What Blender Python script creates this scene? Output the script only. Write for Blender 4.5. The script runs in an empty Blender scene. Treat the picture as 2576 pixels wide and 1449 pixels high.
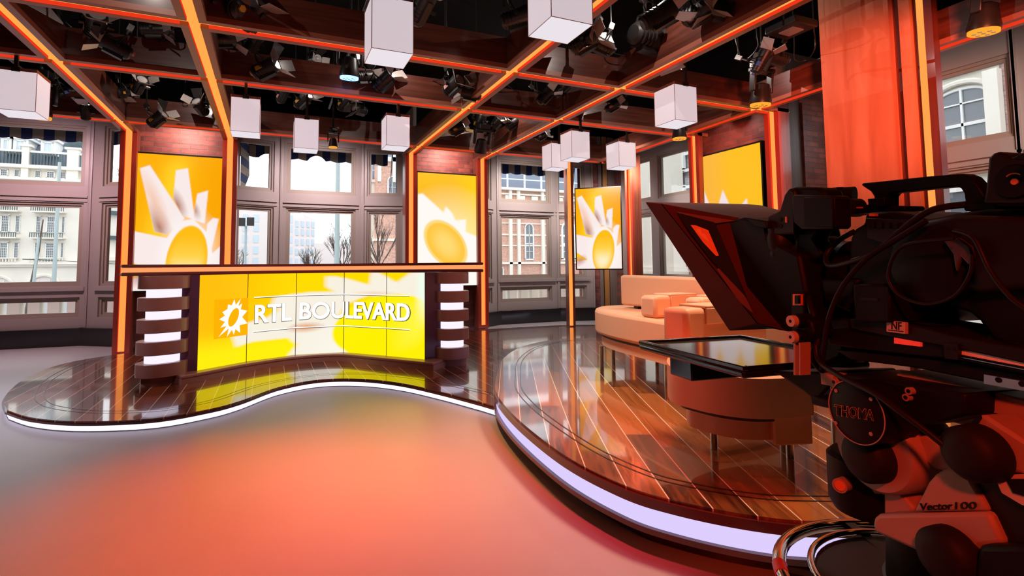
import bpy, bmesh, math, random
import numpy as np
from mathutils import Vector, Matrix
random.seed(7)
PI = math.pi
scene = bpy.context.scene
COL = scene.collection

# ---------------------------------------------------------------- camera
EYE, CE = 1.194, 3.094            # eye height, underside of the lit ceiling beams
RV = Vector((0.92178265, -0.38762830, -0.00781273))
UV = Vector((-0.01818062, -0.06334505, 0.99782607))
FV = Vector((0.38728052, 0.91963673, 0.06543769))
FPX, SX, SY, IW, IH = 1279.69789, -67.30675, -142.172417, 2576, 1449
CAM = Vector((0, 0, EYE))
cd = bpy.data.cameras.new('camera')
cd.sensor_fit = 'HORIZONTAL'; cd.sensor_width = 36.0
cd.lens = FPX / IW * 36.0
cd.shift_x = -SX / IW; cd.shift_y = SY / IW
cd.clip_start = 0.05; cd.clip_end = 600
cam = bpy.data.objects.new('camera', cd); COL.objects.link(cam)
cam.matrix_world = Matrix(((RV.x, UV.x, -FV.x, 0), (RV.y, UV.y, -FV.y, 0), (RV.z, UV.z, -FV.z, EYE), (0, 0, 0, 1)))
scene.camera = cam

# ---------------------------------------------------------------- world, exposure
scene.view_settings.view_transform = 'Standard'
scene.view_settings.look = 'None'
scene.view_settings.exposure = 0.0
scene.view_settings.gamma = 1.0
scene.view_settings.use_curve_mapping = False
w = bpy.data.worlds.new('world'); scene.world = w; w.use_nodes = True
bg = w.node_tree.nodes['Background']
bg.inputs[0].default_value = (0.90, 0.95, 1.0, 1); bg.inputs[1].default_value = 2.3
cy = scene.cycles
cy.max_bounces = 7; cy.diffuse_bounces = 3; cy.glossy_bounces = 4; cy.transmission_bounces = 3
cy.transparent_max_bounces = 10; cy.caustics_reflective = False; cy.caustics_refractive = False
cy.sample_clamp_indirect = 4.0; cy.sample_clamp_direct = 0
try:
    cy.use_denoising = True; cy.denoiser = 'OPENIMAGEDENOISE'
except Exception: pass

# ---------------------------------------------------------------- lights
def lamp(name, kind, loc, target, color, energy, size=0.1, spot=60, blend=0.8, sy=None):
    d = bpy.data.lights.new(name, kind); d.energy = energy; d.color = color
    if kind == 'SPOT': d.spot_size = math.radians(spot); d.spot_blend = blend; d.shadow_soft_size = size
    if kind == 'AREA':
        d.size = size
        if sy: d.shape = 'RECTANGLE'; d.size_y = sy
    o = bpy.data.objects.new(name, d); COL.objects.link(o); o.location = loc
    v = Vector(target) - Vector(loc); o.rotation_euler = v.to_track_quat('-Z', 'Y').to_euler()
    return o
lamp('wash_orange', 'SPOT', (-.5, 3.4, 3.3), (-.3, 2.9, 0), (1.0, .11, .016), 1150, .15, 52, 1)
lamp('wash_amber', 'SPOT', (1.0, 4.2, 3.3), (.95, 3.5, 0), (1.0, .38, .05), 290, .15, 48, 1)
lamp('wash_crimson', 'SPOT', (1.3, 1.6, 3.3), (1.0, 2.5, 0), (1.0, .04, .07), 430, .15, 52, 1)
lamp('wash_near', 'SPOT', (-.6, -.3, 3.2), (.1, 1.3, 0), (1.0, .05, .03), 300, .15, 70, 1)
lamp('wash_left', 'SPOT', (-3.6, 5.2, 3.4), (-2.9, 5.6, 0), (.92, .86, 1.0), 330, .2, 90, 1)
lamp('key_desk', 'SPOT', (-1.0, 2.4, 3.4), (.2, 6.2, 1.0), (1.0, .78, .70), 330, .25, 44, 1)
lamp('key_desk_right', 'SPOT', (2.3, 2.6, 3.4), (1.0, 6.2, 1.0), (1.0, .78, .70), 330, .25, 44, 1)
lamp('key_sofa', 'SPOT', (1.0, 4.3, 3.5), (2.9, 3.4, .8), (1.0, .88, .80), 520, .3, 52, 1)
lamp('key_sofa_top', 'SPOT', (4.6, 4.5, 3.4), (3.2, 3.3, .8), (1.0, .88, .80), 400, .3, 60, 1)
lamp('fill_platform', 'SPOT', (2.7, 1.9, 3.4), (2.2, 2.4, .24), (1.0, .60, .38), 420, .3, 70, 1)  # added to brighten the platform boards from above
lamp('wash_back_left', 'SPOT', (-3.3, 8.1, 3.3), (-3.3, 9.8, 1.3), (1.0, .64, .72), 270, .2, 130, 1)
lamp('wash_back_mid', 'SPOT', (.85, 8.05, 3.3), (.85, 9.5, 1.5), (1.0, .78, .80), 280, .2, 125, 1)
lamp('wash_back_right', 'SPOT', (4.7, 8.05, 3.3), (4.9, 9.4, 1.5), (1.0, .86, .84), 300, .2, 125, 1)
lamp('fill_corner', 'SPOT', (5.5, 6.9, 3.0), (6.8, 9.3, 1.8), (1.0, .80, .76), 520, .2, 60, 1)  # added fill for the dark corner behind the standing screen
lamp('wash_column', 'SPOT', (2.3, -.4, 2.4), (5.3, 2.9, 2.75), (1.0, .20, .105), 1900, .4, 34, 1)
lamp('wash_right_wall', 'SPOT', (5.4, 1.3, 3.0), (7.0, 2.9, 2.2), (1.0, .78, .70), 260, .3, 90, 1)
lamp('wash_right_wall_far', 'SPOT', (4.8, 6.6, 3.0), (7.0, 7.6, 1.8), (1.0, .84, .80), 300, .3, 90, 1)
lamp('fill_brick_right', 'SPOT', (5.68, 5.1, 3.25), (6.05, 5.15, 2.95), (1.0, .54, .48), 85, .06, 140, 1)  # three added, unseen fills for the dark bricks above the tall screens
lamp('fill_brick_left', 'SPOT', (-1.2, 8.03, 3.25), (-1.2, 8.6, 2.95), (1.0, .62, .56), 75, .08, 130, 1)
lamp('fill_brick_mid', 'SPOT', (2.85, 8.03, 3.25), (2.85, 8.6, 2.95), (1.0, .62, .56), 75, .08, 130, 1)
lamp('wash_rig', 'SPOT', (-.9, -.9, 2.6), (1.35, .75, .72), (1.0, .055, .018), 300, .12, 26, 1)
lamp('fill_hood', 'SPOT', (-.7, -.6, 2.4), (1.6, 1.55, 1.22), (1.0, .07, .02), 330, .12, 17, 1)  # narrow out-of-frame spot added to redden the hood
for i_, p_ in enumerate(((-1.0, 3.6, 3.62), (1.3, 5.2, 3.62), (3.0, 3.4, 3.62), (-.9, 6.6, 3.62), (3.2, 6.7, 3.62), (4.6, 4.4, 3.62))):
    lamp('grid_fill', 'POINT', p_, (0, 0, 0), (1.0, .86, .78), 17, .06)  # unseen fill points added to put glints on the fixtures


# ---------------------------------------------------------------- points on the set
def ray(px, py):
    return FV + RV * ((px - IW / 2 - SX) / FPX) - UV * ((py - IH / 2 - SY) / FPX)
def at_z(px, py, z):
    d = ray(px, py); return CAM + d * ((z - EYE) / d.z)
def at_y(px, py, y):
    d = ray(px, py); return CAM + d * (y / d.y)
RF = Vector((.188, .982, 0)).normalized(); RR = Vector((RF.y, -RF.x, 0))
def at_b(px, py, b):
    d = ray(px, py); return CAM + d * (b / d.dot(RR))

# ---------------------------------------------------------------- materials
MATS = {}
def lin(c):
    return tuple(((v / 255) / 12.92 if v / 255 <= .04045 else ((v / 255 + .055) / 1.055) ** 2.4) for v in c)
def base_mat(name):
    m = bpy.data.materials.new(name); m.use_nodes = True; MATS[name] = m
    nt = m.node_tree; b = nt.nodes['Principled BSDF']
    return m, nt, b
def pm(name, col, rough=.5, metal=0, spec=.5, coat=0, emis=None, es=0, bump=0, bscale=60, vary=0):
    m, nt, b = base_mat(name)
    b.inputs['Base Color'].default_value = (*col, 1); b.inputs['Roughness'].default_value = rough
    b.inputs['Metallic'].default_value = metal; b.inputs['Specular IOR Level'].default_value = spec
    b.inputs['Coat Weight'].default_value = coat; b.inputs['Coat Roughness'].default_value = .05
    if emis: b.inputs['Emission Color'].default_value = (*emis, 1); b.inputs['Emission Strength'].default_value = es
    if bump or vary:
        tc = nt.nodes.new('ShaderNodeTexCoord'); nz = nt.nodes.new('ShaderNodeTexNoise')
        nz.inputs['Scale'].default_value = bscale; nz.inputs['Detail'].default_value = 4
        nt.links.new(tc.outputs['Object'], nz.inputs['Vector'])
        if bump:
            bp = nt.nodes.new('ShaderNodeBump'); bp.inputs['Strength'].default_value = bump; bp.inputs['Distance'].default_value = .01
            nt.links.new(nz.outputs['Fac'], bp.inputs['Height']); nt.links.new(bp.outputs['Normal'], b.inputs['Normal'])
        if vary:
            rp = nt.nodes.new('ShaderNodeMapRange'); rp.inputs[3].default_value = 1 - vary; rp.inputs[4].default_value = 1 + vary
            mx = nt.nodes.new('ShaderNodeVectorMath'); mx.operation = 'SCALE'; mx.inputs[0].default_value = col
            nt.links.new(nz.outputs['Fac'], rp.inputs[0]); nt.links.new(rp.outputs[0], mx.inputs['Scale'])
            nt.links.new(mx.outputs[0], b.inputs['Base Color'])
    return m
def em(name, col, s):
    m = bpy.data.materials.new(name); m.use_nodes = True; MATS[name] = m; nt = m.node_tree
    nt.nodes.clear(); e = nt.nodes.new('ShaderNodeEmission'); o = nt.nodes.new('ShaderNodeOutputMaterial')
    e.inputs[0].default_value = (*col, 1); e.inputs[1].default_value = s; nt.links.new(e.outputs[0], o.inputs[0]); return m
def wood(name, c1, c2, axis='Y', rough=.3, stretch=18, scale=5, coat=.3, spec=.5):
    m, nt, b = base_mat(name); N = nt.nodes.new; L = nt.links.new
    tc = N('ShaderNodeTexCoord'); mp = N('ShaderNodeMapping'); nz = N('ShaderNodeTexNoise'); cr = N('ShaderNodeValToRGB')
    s = [stretch] * 3; s['XYZ'.index(axis)] = 1.0
    mp.inputs['Scale'].default_value = s
    nz.inputs['Scale'].default_value = scale / 4; nz.inputs['Detail'].default_value = 6; nz.inputs['Distortion'].default_value = .6
    L(tc.outputs['Object'], mp.inputs[0]); L(mp.outputs[0], nz.inputs['Vector']); L(nz.outputs['Fac'], cr.inputs[0])
    cr.color_ramp.elements[0].position = .3; cr.color_ramp.elements[0].color = (*c1, 1)
    cr.color_ramp.elements[1].position = .72; cr.color_ramp.elements[1].color = (*c2, 1)
    L(cr.outputs[0], b.inputs['Base Color']); b.inputs['Roughness'].default_value = rough
    b.inputs['Coat Weight'].default_value = coat; b.inputs['Coat Roughness'].default_value = .15; b.inputs['Specular IOR Level'].default_value = spec
    return m
def deck(name, ang, width, line, c1, c2, cline, ph=0, rough=.05):
    """glossy boards laid at an angle with thin pale inlay lines between them"""
    m, nt, b = base_mat(name); N = nt.nodes.new; L = nt.links.new
    tc = N('ShaderNodeTexCoord'); mp = N('ShaderNodeMapping'); mp.inputs['Rotation'].default_value = (0, 0, -ang); mp.inputs['Location'].default_value = (0, ph, 0)
    L(tc.outputs['Object'], mp.inputs[0]); sp = N('ShaderNodeSeparateXYZ'); L(mp.outputs[0], sp.inputs[0])
    def mt(op, a, v):
        n = N('ShaderNodeMath'); n.operation = op; L(a, n.inputs[0])
        if isinstance(v, (int, float)): n.inputs[1].default_value = v
        else: L(v, n.inputs[1])
        return n.outputs[0]
    u = mt('DIVIDE', sp.outputs['Y'], width)
    fl = N('ShaderNodeMath'); fl.operation = 'FLOOR'; L(u, fl.inputs[0])
    fr = N('ShaderNodeMath'); fr.operation = 'FRACT'; L(u, fr.inputs[0])
    ln = mt('LESS_THAN', fr.outputs[0], line / width)
    hv = mt('MULTIPLY', fl.outputs[0], .37)
    sh = mt('ADD', sp.outputs['X'], mt('MULTIPLY', fl.outputs[0], 3.71))
    seg = N('ShaderNodeMath'); seg.operation = 'FLOOR'; L(mt('DIVIDE', sh, 1.3), seg.inputs[0])
    cb = N('ShaderNodeCombineXYZ'); L(fl.outputs[0], cb.inputs[0]); L(seg.outputs[0], cb.inputs[1])
    wn = N('ShaderNodeTexWhiteNoise'); L(cb.outputs[0], wn.inputs['Vector'])
    cc = N('ShaderNodeCombineXYZ'); L(mt('MULTIPLY', sh, 1.2), cc.inputs[0]); L(mt('MULTIPLY', sp.outputs['Y'], 14), cc.inputs[1]); L(hv, cc.inputs[2])
    nz = N('ShaderNodeTexNoise'); nz.inputs['Scale'].default_value = 1.6; nz.inputs['Detail'].default_value = 7; nz.inputs['Distortion'].default_value = 1.6
    L(cc.outputs[0], nz.inputs['Vector'])
    f = mt('ADD', mt('MULTIPLY', nz.outputs['Fac'], .70), mt('MULTIPLY', wn.outputs['Value'], .45))
    cr = N('ShaderNodeValToRGB'); L(f, cr.inputs[0])
    cr.color_ramp.elements[0].position = .32; cr.color_ramp.elements[0].color = (*c1, 1)
    cr.color_ramp.elements[1].position = .78; cr.color_ramp.elements[1].color = (*c2, 1)
    mx = N('ShaderNodeMix'); mx.data_type = 'RGBA'; L(ln, mx.inputs[0]); L(cr.outputs[0], mx.inputs[6]); mx.inputs[7].default_value = (*cline, 1)
    L(mx.outputs[2], b.inputs['Base Color']); b.inputs['Roughness'].default_value = .22
    b.inputs['Coat Weight'].default_value = 1; b.inputs['Coat Roughness'].default_value = rough; b.inputs['Coat IOR'].default_value = 1.6
    return m
def brick(name, c1, c2, mortar, plane='XZ', scale=1.0):
    m, nt, b = base_mat(name); N = nt.nodes.new; L = nt.links.new
    tc = N('ShaderNodeTexCoord'); sp = N('ShaderNodeSeparateXYZ'); cb = N('ShaderNodeCombineXYZ')
    L(tc.outputs['Object'], sp.inputs[0]); L(sp.outputs[plane[0]], cb.inputs[0]); L(sp.outputs[plane[1]], cb.inputs[1])
    bt = N('ShaderNodeTexBrick'); L(cb.outputs[0], bt.inputs['Vector'])
    bt.inputs['Scale'].default_value = scale; bt.inputs['Brick Width'].default_value = .23; bt.inputs['Row Height'].default_value = .072
    bt.inputs['Mortar Size'].default_value = .008; bt.inputs['Mortar Smooth'].default_value = .3; bt.inputs['Bias'].default_value = -.1
    bt.inputs['Color1'].default_value = (*c1, 1); bt.inputs['Color2'].default_value = (*c2, 1); bt.inputs['Mortar'].default_value = (*mortar, 1)
    nz = N('ShaderNodeTexNoise'); nz.inputs['Scale'].default_value = 9; nz.inputs['Detail'].default_value = 5; L(tc.outputs['Object'], nz.inputs['Vector'])
    mr = N('ShaderNodeMapRange'); mr.inputs[3].default_value = .45; mr.inputs[4].default_value = 1.5; L(nz.outputs['Fac'], mr.inputs[0])
    vm = N('ShaderNodeVectorMath'); vm.operation = 'SCALE'; L(bt.outputs['Color'], vm.inputs[0]); L(mr.outputs[0], vm.inputs['Scale'])
    L(vm.outputs[0], b.inputs['Base Color']); b.inputs['Roughness'].default_value = .55
    bp = N('ShaderNodeBump'); bp.inputs['Strength'].default_value = 1; bp.inputs['Distance'].default_value = .03; bp.invert = True
    L(bt.outputs['Fac'], bp.inputs['Height']); L(bp.outputs[0], b.inputs['Normal'])
    return m
def stripes(name, axis, width, c1, c2):
    m, nt, b = base_mat(name); N = nt.nodes.new; L = nt.links.new
    tc = N('ShaderNodeTexCoord'); sp = N('ShaderNodeSeparateXYZ'); L(tc.outputs['Object'], sp.inputs[0])
    d = N('ShaderNodeMath'); d.operation = 'DIVIDE'; d.inputs[1].default_value = width * 2; L(sp.outputs[axis], d.inputs[0])
    f = N('ShaderNodeMath'); f.operation = 'FRACT'; L(d.outputs[0], f.inputs[0])
    g = N('ShaderNodeMath'); g.operation = 'GREATER_THAN'; g.inputs[1].default_value = .5; L(f.outputs[0], g.inputs[0])
    mx = N('ShaderNodeMix'); mx.data_type = 'RGBA'; L(g.outputs[0], mx.inputs[0]); mx.inputs[6].default_value = (*c1, 1); mx.inputs[7].default_value = (*c2, 1)
    L(mx.outputs[2], b.inputs['Base Color']); b.inputs['Roughness'].default_value = .8
    b.inputs['Transmission Weight'].default_value = 0
    return m
def glass(name, refl=.07, tint=(1, 1, 1)):
    m = bpy.data.materials.new(name); m.use_nodes = True; MATS[name] = m; nt = m.node_tree; nt.nodes.clear()
    t = nt.nodes.new('ShaderNodeBsdfTransparent'); g = nt.nodes.new('ShaderNodeBsdfGlossy'); x = nt.nodes.new('ShaderNodeMixShader'); o = nt.nodes.new('ShaderNodeOutputMaterial')
    t.inputs[0].default_value = (*tint, 1); g.inputs['Roughness'].default_value = .01; x.inputs[0].default_value = refl
    nt.links.new(t.outputs[0], x.inputs[1]); nt.links.new(g.outputs[0], x.inputs[2]); nt.links.new(x.outputs[0], o.inputs[0]); return m
def vcol_em(name, s):
    m = bpy.data.materials.new(name); m.use_nodes = True; MATS[name] = m; nt = m.node_tree; nt.nodes.clear()
    a = nt.nodes.new('ShaderNodeVertexColor'); a.layer_name = 'picture'; e = nt.nodes.new('ShaderNodeEmission'); e.inputs[1].default_value = s
    g = nt.nodes.new('ShaderNodeBsdfGlossy'); g.inputs['Roughness'].default_value = .3; g.inputs[0].default_value = (.015, .015, .015, 1)
    ad = nt.nodes.new('ShaderNodeAddShader'); o = nt.nodes.new('ShaderNodeOutputMaterial')
    nt.links.new(a.outputs[0], e.inputs[0]); nt.links.new(e.outputs[0], ad.inputs[0]); nt.links.new(g.outputs[0], ad.inputs[1]); nt.links.new(ad.outputs[0], o.inputs[0]); return m

M = dict(
    floor=pm('studio_floor_vinyl', (.46, .43, .44), .36, spec=.3, bump=.02, bscale=3, vary=.05),
    black=pm('black_paint', (.004, .003, .003), .9, spec=.05), black_gloss=pm('black_gloss', (.012, .01, .011), .12, spec=.6),
    black_metal=pm('black_metal', (.018, .016, .016), .35, spec=.5), silver=pm('brushed_steel', (.62, .6, .58), .3, 1), chrome=pm('chrome', (.75, .74, .73), .1, 1),
    beam=wood('walnut_beam', (.07, .016, .010), (.17, .048, .028), 'X', .35), beamY=wood('walnut_beam_lengthwise', (.07, .016, .010), (.17, .048, .028), 'Y', .35),
    lip=pm('walnut_edge', (.42, .14, .085), .4), glow_liner=em('red_channel_glow', (1.0, .045, .012), .85), postlip=pm('walnut_edge_red_lit', (.50, .06, .035), .4), post=wood('walnut_post', (.20, .05, .03), (.36, .11, .06), 'Z', .35),  # groove liners glow like red-lit walls; post lips have red light painted in
    led=em('amber_light_strip', (1.0, .33, .06), 1.25), ledpost=em('amber_light_strip_post', (1.0, .30, .06), 1.25),
    ledtop=em('amber_light_strip_counter', (1.0, .36, .13), 1.0), white_led=em('lavender_light_band', (.84, .78, 1.0), 1.35), white_led2=em('lavender_light_band_platform', (.73, .62, 1.0), 1.0),
    lum=em('opal_light', (.86, .80, 1.0), 1.15),
    pend=pm('opal_acrylic', (.80, .74, .77), .35, emis=(.95, .85, .92), es=.60),
    pendb=em('opal_acrylic_underside', (.98, .90, .97), .85),
    pend_top=pm('smoked_acrylic_rim', (.30, .16, .15), .2), pend_edge=pm('clear_acrylic_edge', (.85, .6, .55), .2),
    deckA=deck('podium_boards', PI / 2, .145, .0055, (.035, .008, .004), (.27, .06, .022), (.9, .68, .52), .012),
    deckB=deck('platform_boards', math.radians(64.5), .145, .0055, (.035, .008, .003), (.50, .17, .04), (1.0, .85, .7), .06),
    lipred=pm('red_brown_lacquer', (.10, .012, .010), .25, coat=.5), inlay=pm('dark_inlay', (.02, .01, .008), .2),
    frame=pm('window_frame_paint', (.37, .32, .30), .4, vary=.03, bscale=2), frame2=pm('window_sash_paint', (.33, .275, .225), .45), stone=pm('sill_stone', (.30, .28, .27), .5),
    glass=glass('window_glass', .06), tvback=pm('screen_bezel', (.008, .008, .009), .25),
    brickX=brick('red_brick', (.17, .04, .032), (.34, .09, .065), (.17, .10, .085), 'XZ'), brickY=brick('red_brick_side', (.17, .04, .032), (.34, .09, .065), (.17, .10, .085), 'YZ'),
    greypanel=wood('grey_brown_panel', (.16, .12, .105), (.24, .185, .16), 'Z', .5, coat=0), amberpanel=pm('ochre_panel', (.45, .20, .05), .5),
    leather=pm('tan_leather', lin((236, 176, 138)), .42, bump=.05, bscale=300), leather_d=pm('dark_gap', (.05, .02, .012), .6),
    desk=pm('mulberry_lacquer', (.32, .135, .115), .28, spec=.5), deskd=pm('aubergine_lacquer', (.10, .035, .07), .2), topred=pm('counter_lacquer', (.17, .03, .03), .25),
    column=wood('red_lit_veneer', (.50, .17, .09), (.72, .30, .18), 'Z', .6, coat=0, spec=.2, stretch=10, scale=3), column_d=wood('dark_red_veneer', (.12, .02, .012), (.18, .04, .02), 'Z', .4),  # column: same wood as the beams, orange-red light mixed into its colour
    fitting=pm('fixture_black', (.022, .02, .02), .38), flap=pm('barn_door_grey', (.55, .48, .45), .35, metal=.4), flapw=pm('barn_door_inner', (.6, .56, .54), .3, metal=.3),
    lamp_on=em('lit_lens', (1, .98, .94), 14), lens=pm('lens_glass', (.45, .42, .4), .08, spec=.8), lamp_blue=em('blue_wash_lens', (.12, .32, 1.0), 6), lamp_amber=em('amber_wash_lens', (1, .36, .03), 1.15),
    pinklens=pm('pink_connector', (.75, .36, .3), .4), yellow=pm('yellow_sticker', (.8, .45, .04), .5), bluebit=pm('blue_plug', (.05, .12, .5), .4), cable=pm('black_cable', (.02, .018, .018), .45),
    rig=pm('camera_black', (.007, .004, .004), .5, spec=.14, bump=.02), rig2=pm('camera_charcoal', (.012, .006, .005), .45, spec=.2), rigbeige=pm('pan_head_beige', (.42, .27, .22), .5, bump=.02, bscale=120),
    knob=pm('rubber_knob', (.012, .007, .006), .6, spec=.2), amberbadge=pm('orange_badge', (.8, .22, .05), .35), redtape=pm('red_tape', (.75, .02, .015), .4), plate=pm('pale_nameplate', (.62, .45, .36), .4),
    hoodred=pm('hood_fabric', (.05, .010, .007), .7, spec=.2), mirror=pm('teleprompter_glass', (.06, .055, .05), .10, metal=.0, spec=1.0),
    pic=vcol_em('screen_picture', 1.0), picd=vcol_em('desk_screen_picture', 1.05),
    letter=pm('white_acrylic_letter_glow', (.80, .80, .78), .35, emis=(.9, .95, 1), es=1.0), letterd=pm('letter_edge_shadow', (.22, .20, .12), .6), thin=pm('thin_dark_line', (.02, .02, .015), .5),  # letters glow only to look brighter; letterd is their painted shadow edge
    cream=pm('cream_stone', (.86, .82, .72), .7, vary=.06, bscale=1.5), hotel=pm('pale_sandstone', (.84, .79, .70), .75, vary=.10, bscale=.8), roof=pm('slate_roof', (.17, .20, .26), .7), white=pm('white_joinery', (.85, .86, .84), .6),
    pane=pm('far_window_pane', (.16, .18, .20), .1, spec=.8), iron=pm('balcony_iron', (.07, .11, .12), .5), rbrick=brick('church_brick', (.74, .38, .28), (.80, .46, .35), (.74, .52, .43), 'XZ', .5),
    modern=pm('pale_pink_cladding', (.80, .72, .70), .7), modernglass=pm('pale_blue_glazing', (.58, .68, .76), .3), trunk=pm('bark', (.12, .09, .075), .9), pole=pm('pale_green_pole', (.42, .50, .50), .5),
    asphalt=pm('street_asphalt', (.28, .28, .28), .9), pinkbrick=brick('pink_brick', (.50, .33, .30), (.56, .38, .34), (.42, .32, .30), 'YZ', .7), gbrick=brick('grey_brick', (.28, .28, .30), (.36, .36, .38), (.45, .45, .45), 'YZ', .7),
    awn=stripes('blue_cream_awning', 'X', .15, (.015, .035, .14), (.36, .31, .25)), awnY=stripes('blue_cream_awning_side', 'Y', .15, (.015, .035, .14), (.36, .31, .25)), awnZ=stripes('blue_cream_awning_arm', 'Z', .15, (.015, .035, .14), (.36, .31, .25)),
)

# ---------------------------------------------------------------- geometry helpers
class MB:
    def __init__(s): s.v = []; s.f = []; s.m = []
    def add(s, vs, fs, m=0):
        n = len(s.v); s.v += [tuple(v) for v in vs]; s.f += [tuple(i + n for i in f) for f in fs]; s.m += [m] * len(fs); return s
    def box(s, x0, x1, y0, y1, z0, z1, m=0, T=None):
        vs = [Vector((x, y, z)) for z in (z0, z1) for y in (y0, y1) for x in (x0, x1)]
        if T: vs = [T @ v for v in vs]
        return s.add(vs, [(0, 2, 3, 1), (4, 5, 7, 6), (0, 1, 5, 4), (2, 6, 7, 3), (0, 4, 6, 2), (1, 3, 7, 5)], m)
    def prism(s, pts, d, m=0):
        """closed planar loop of 3D points swept along vector d"""
        n = len(pts); d = Vector(d); P = [Vector(p) for p in pts]
        nrm = Vector((0, 0, 0))
        for i in range(n): nrm += P[i].cross(P[(i + 1) % n])
        if nrm.dot(d) > 0: P = P[::-1]
        vs = P + [p + d for p in P]
        return s.add(vs, [tuple(range(n)), tuple(range(2 * n - 1, n - 1, -1))] + [(i, i + n, (i + 1) % n + n, (i + 1) % n) for i in range(n)], m)
    def plan(s, pts, z0, z1, m=0):
        return s.prism([(p[0], p[1], z0) for p in pts], (0, 0, z1 - z0), m)
    def tube(s, pts, r, seg=8, m=0, closed=False, caps=True):
        P = [Vector(p) for p in pts]; n = len(P); R = r if isinstance(r, (list, tuple)) else [r] * n
        up = None; rings = []
        for i in range(n):
            a = P[i - 1] if (i or closed) else P[i]; b = P[(i + 1) % n] if (i < n - 1 or closed) else P[i]
            t = (b - a).normalized()
            if up is None: up = t.orthogonal().normalized()
            up = (up - t * up.dot(t)); up = up.normalized() if up.length > 1e-6 else t.orthogonal().normalized()
            q = t.cross(up)
            rings.append([P[i] + (up * math.cos(k * 2 * PI / seg) + q * math.sin(k * 2 * PI / seg)) * R[i] for k in range(seg)])
        vs = [v for g in rings for v in g]; fs = []
        for i in range(n if closed else n - 1):
            j = (i + 1) % n
            for k in range(seg): fs.append((i * seg + k, i * seg + (k + 1) % seg, j * seg + (k + 1) % seg, j * seg + k))
        if caps and not closed: fs.append(tuple(range(seg - 1, -1, -1))); fs.append(tuple((n - 1) * seg + k for k in range(seg)))
        return s.add(vs, fs, m)
    def cyl(s, a, b, r0, r1=None, seg=16, m=0):
        return s.tube([a, b], [r0, r0 if r1 is None else r1], seg, m)
    def lathe(s, o, ax, prof, seg=24, m=0):
        """profile of (distance along axis, radius)"""
        o = Vector(o); ax = Vector(ax).normalized(); u = ax.orthogonal().normalized(); q = ax.cross(u); vs = []; fs = []
        for (t, r) in prof:
            vs += [o + ax * t + (u * math.cos(k * 2 * PI / seg) + q * math.sin(k * 2 * PI / seg)) * max(r, 1e-4) for k in range(seg)]
        for i in range(len(prof) - 1):
            for k in range(seg): fs.append((i * seg + k, i * seg + (k + 1) % seg, (i + 1) * seg + (k + 1) % seg, (i + 1) * seg + k))
        fs.append(tuple(range(seg - 1, -1, -1))); fs.append(tuple((len(prof) - 1) * seg + k for k in range(seg)))
        return s.add(vs, fs, m)
    def ell(s, c, rx, ry, rz, m=0, A=None, nu=18, nv=10):
        c = Vector(c); A = A or Matrix.Identity(3); vs = []; fs = []
        for i in range(nv + 1):
            t = PI * i / nv
            for k in range(nu):
                p = 2 * PI * k / nu; vs.append(c + A @ Vector((rx * math.sin(t) * math.cos(p), ry * math.sin(t) * math.sin(p), rz * math.cos(t))))
        for i in range(nv):
            for k in range(nu): fs.append((i * nu + k, (i + 1) * nu + k, (i + 1) * nu + (k + 1) % nu, i * nu + (k + 1) % nu))
        return s.add(vs, fs, m)
    def build(s, name, mat, parent=None, smooth=35, bevel=0, inv=None):
        me = bpy.data.meshes.new(name)
        vs = s.v if inv is None else [tuple(inv @ Vector(v)) for v in s.v]
        me.from_pydata(vs, [], s.f)
        for mt in (mat if isinstance(mat, (list, tuple)) else [mat]): me.materials.append(mt)
        me.polygons.foreach_set('material_index', s.m)
        bm = bmesh.new(); bm.from_mesh(me); bmesh.ops.remove_doubles(bm, verts=bm.verts, dist=1e-5)
        bmesh.ops.recalc_face_normals(bm, faces=bm.faces)
        if smooth:
            for f in bm.faces: f.smooth = True
            for e in bm.edges:
                e.smooth = len(e.link_faces) == 2 and e.calc_face_angle(0) < math.radians(smooth)
        bm.to_mesh(me); bm.free()
        o = bpy.data.objects.new(name, me); COL.objects.link(o)
        if bevel:
            md = o.modifiers.new('soft_edge', 'BEVEL'); md.width = bevel; md.segments = 2; md.limit_method = 'ANGLE'; md.angle_limit = math.radians(40)
            if smooth: md.harden_normals = False
        if parent is not None: put(o, parent)
        return o
def put(o, parent):
    """child keeps its world place"""
    o.parent = parent
    o.matrix_parent_inverse = parent.matrix_world.inverted() if parent.matrix_world != Matrix.Identity(4) else Matrix.Identity(4)
def tag(o, label=None, cat=None, group=None, kind=None):
    if label: o['label'] = label
    if cat: o['category'] = cat
    if group: o['group'] = group
    if kind: o['kind'] = kind
    return o
def root(name, loc, label=None, cat=None, group=None, kind=None, rot=None):
    o = bpy.data.objects.new(name, None); COL.objects.link(o); o.empty_display_size = .1
    o.matrix_world = Matrix.Translation(Vector(loc)) @ (rot.to_4x4() if rot is not None else Matrix.Identity(4))
    return tag(o, label, cat, group, kind)
def copy_tree(o, parent=None):
    c = o.copy(); COL.objects.link(c)
    if parent is not None: c.parent = parent
    for ch in o.children: copy_tree(ch, c)
    return c
def spline(P, n=8, closed=True):
    P = [Vector((*p, 0)) if len(p) == 2 else Vector(p) for p in P]; out = []; L = len(P)
    for i in range(L if closed else L - 1):
        g = lambda k: P[k % L] if closed else P[min(max(k, 0), L - 1)]
        a, b, c, d = g(i - 1), g(i), g(i + 1), g(i + 2)
        for k in range(n):
            t = k / n
            out.append(.5 * ((2 * b) + (c - a) * t + (2 * a - 5 * b + 4 * c - d) * t * t + (3 * b - a - 3 * c + d) * t ** 3))
    if not closed: out.append(P[-1])
    return out
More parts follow.
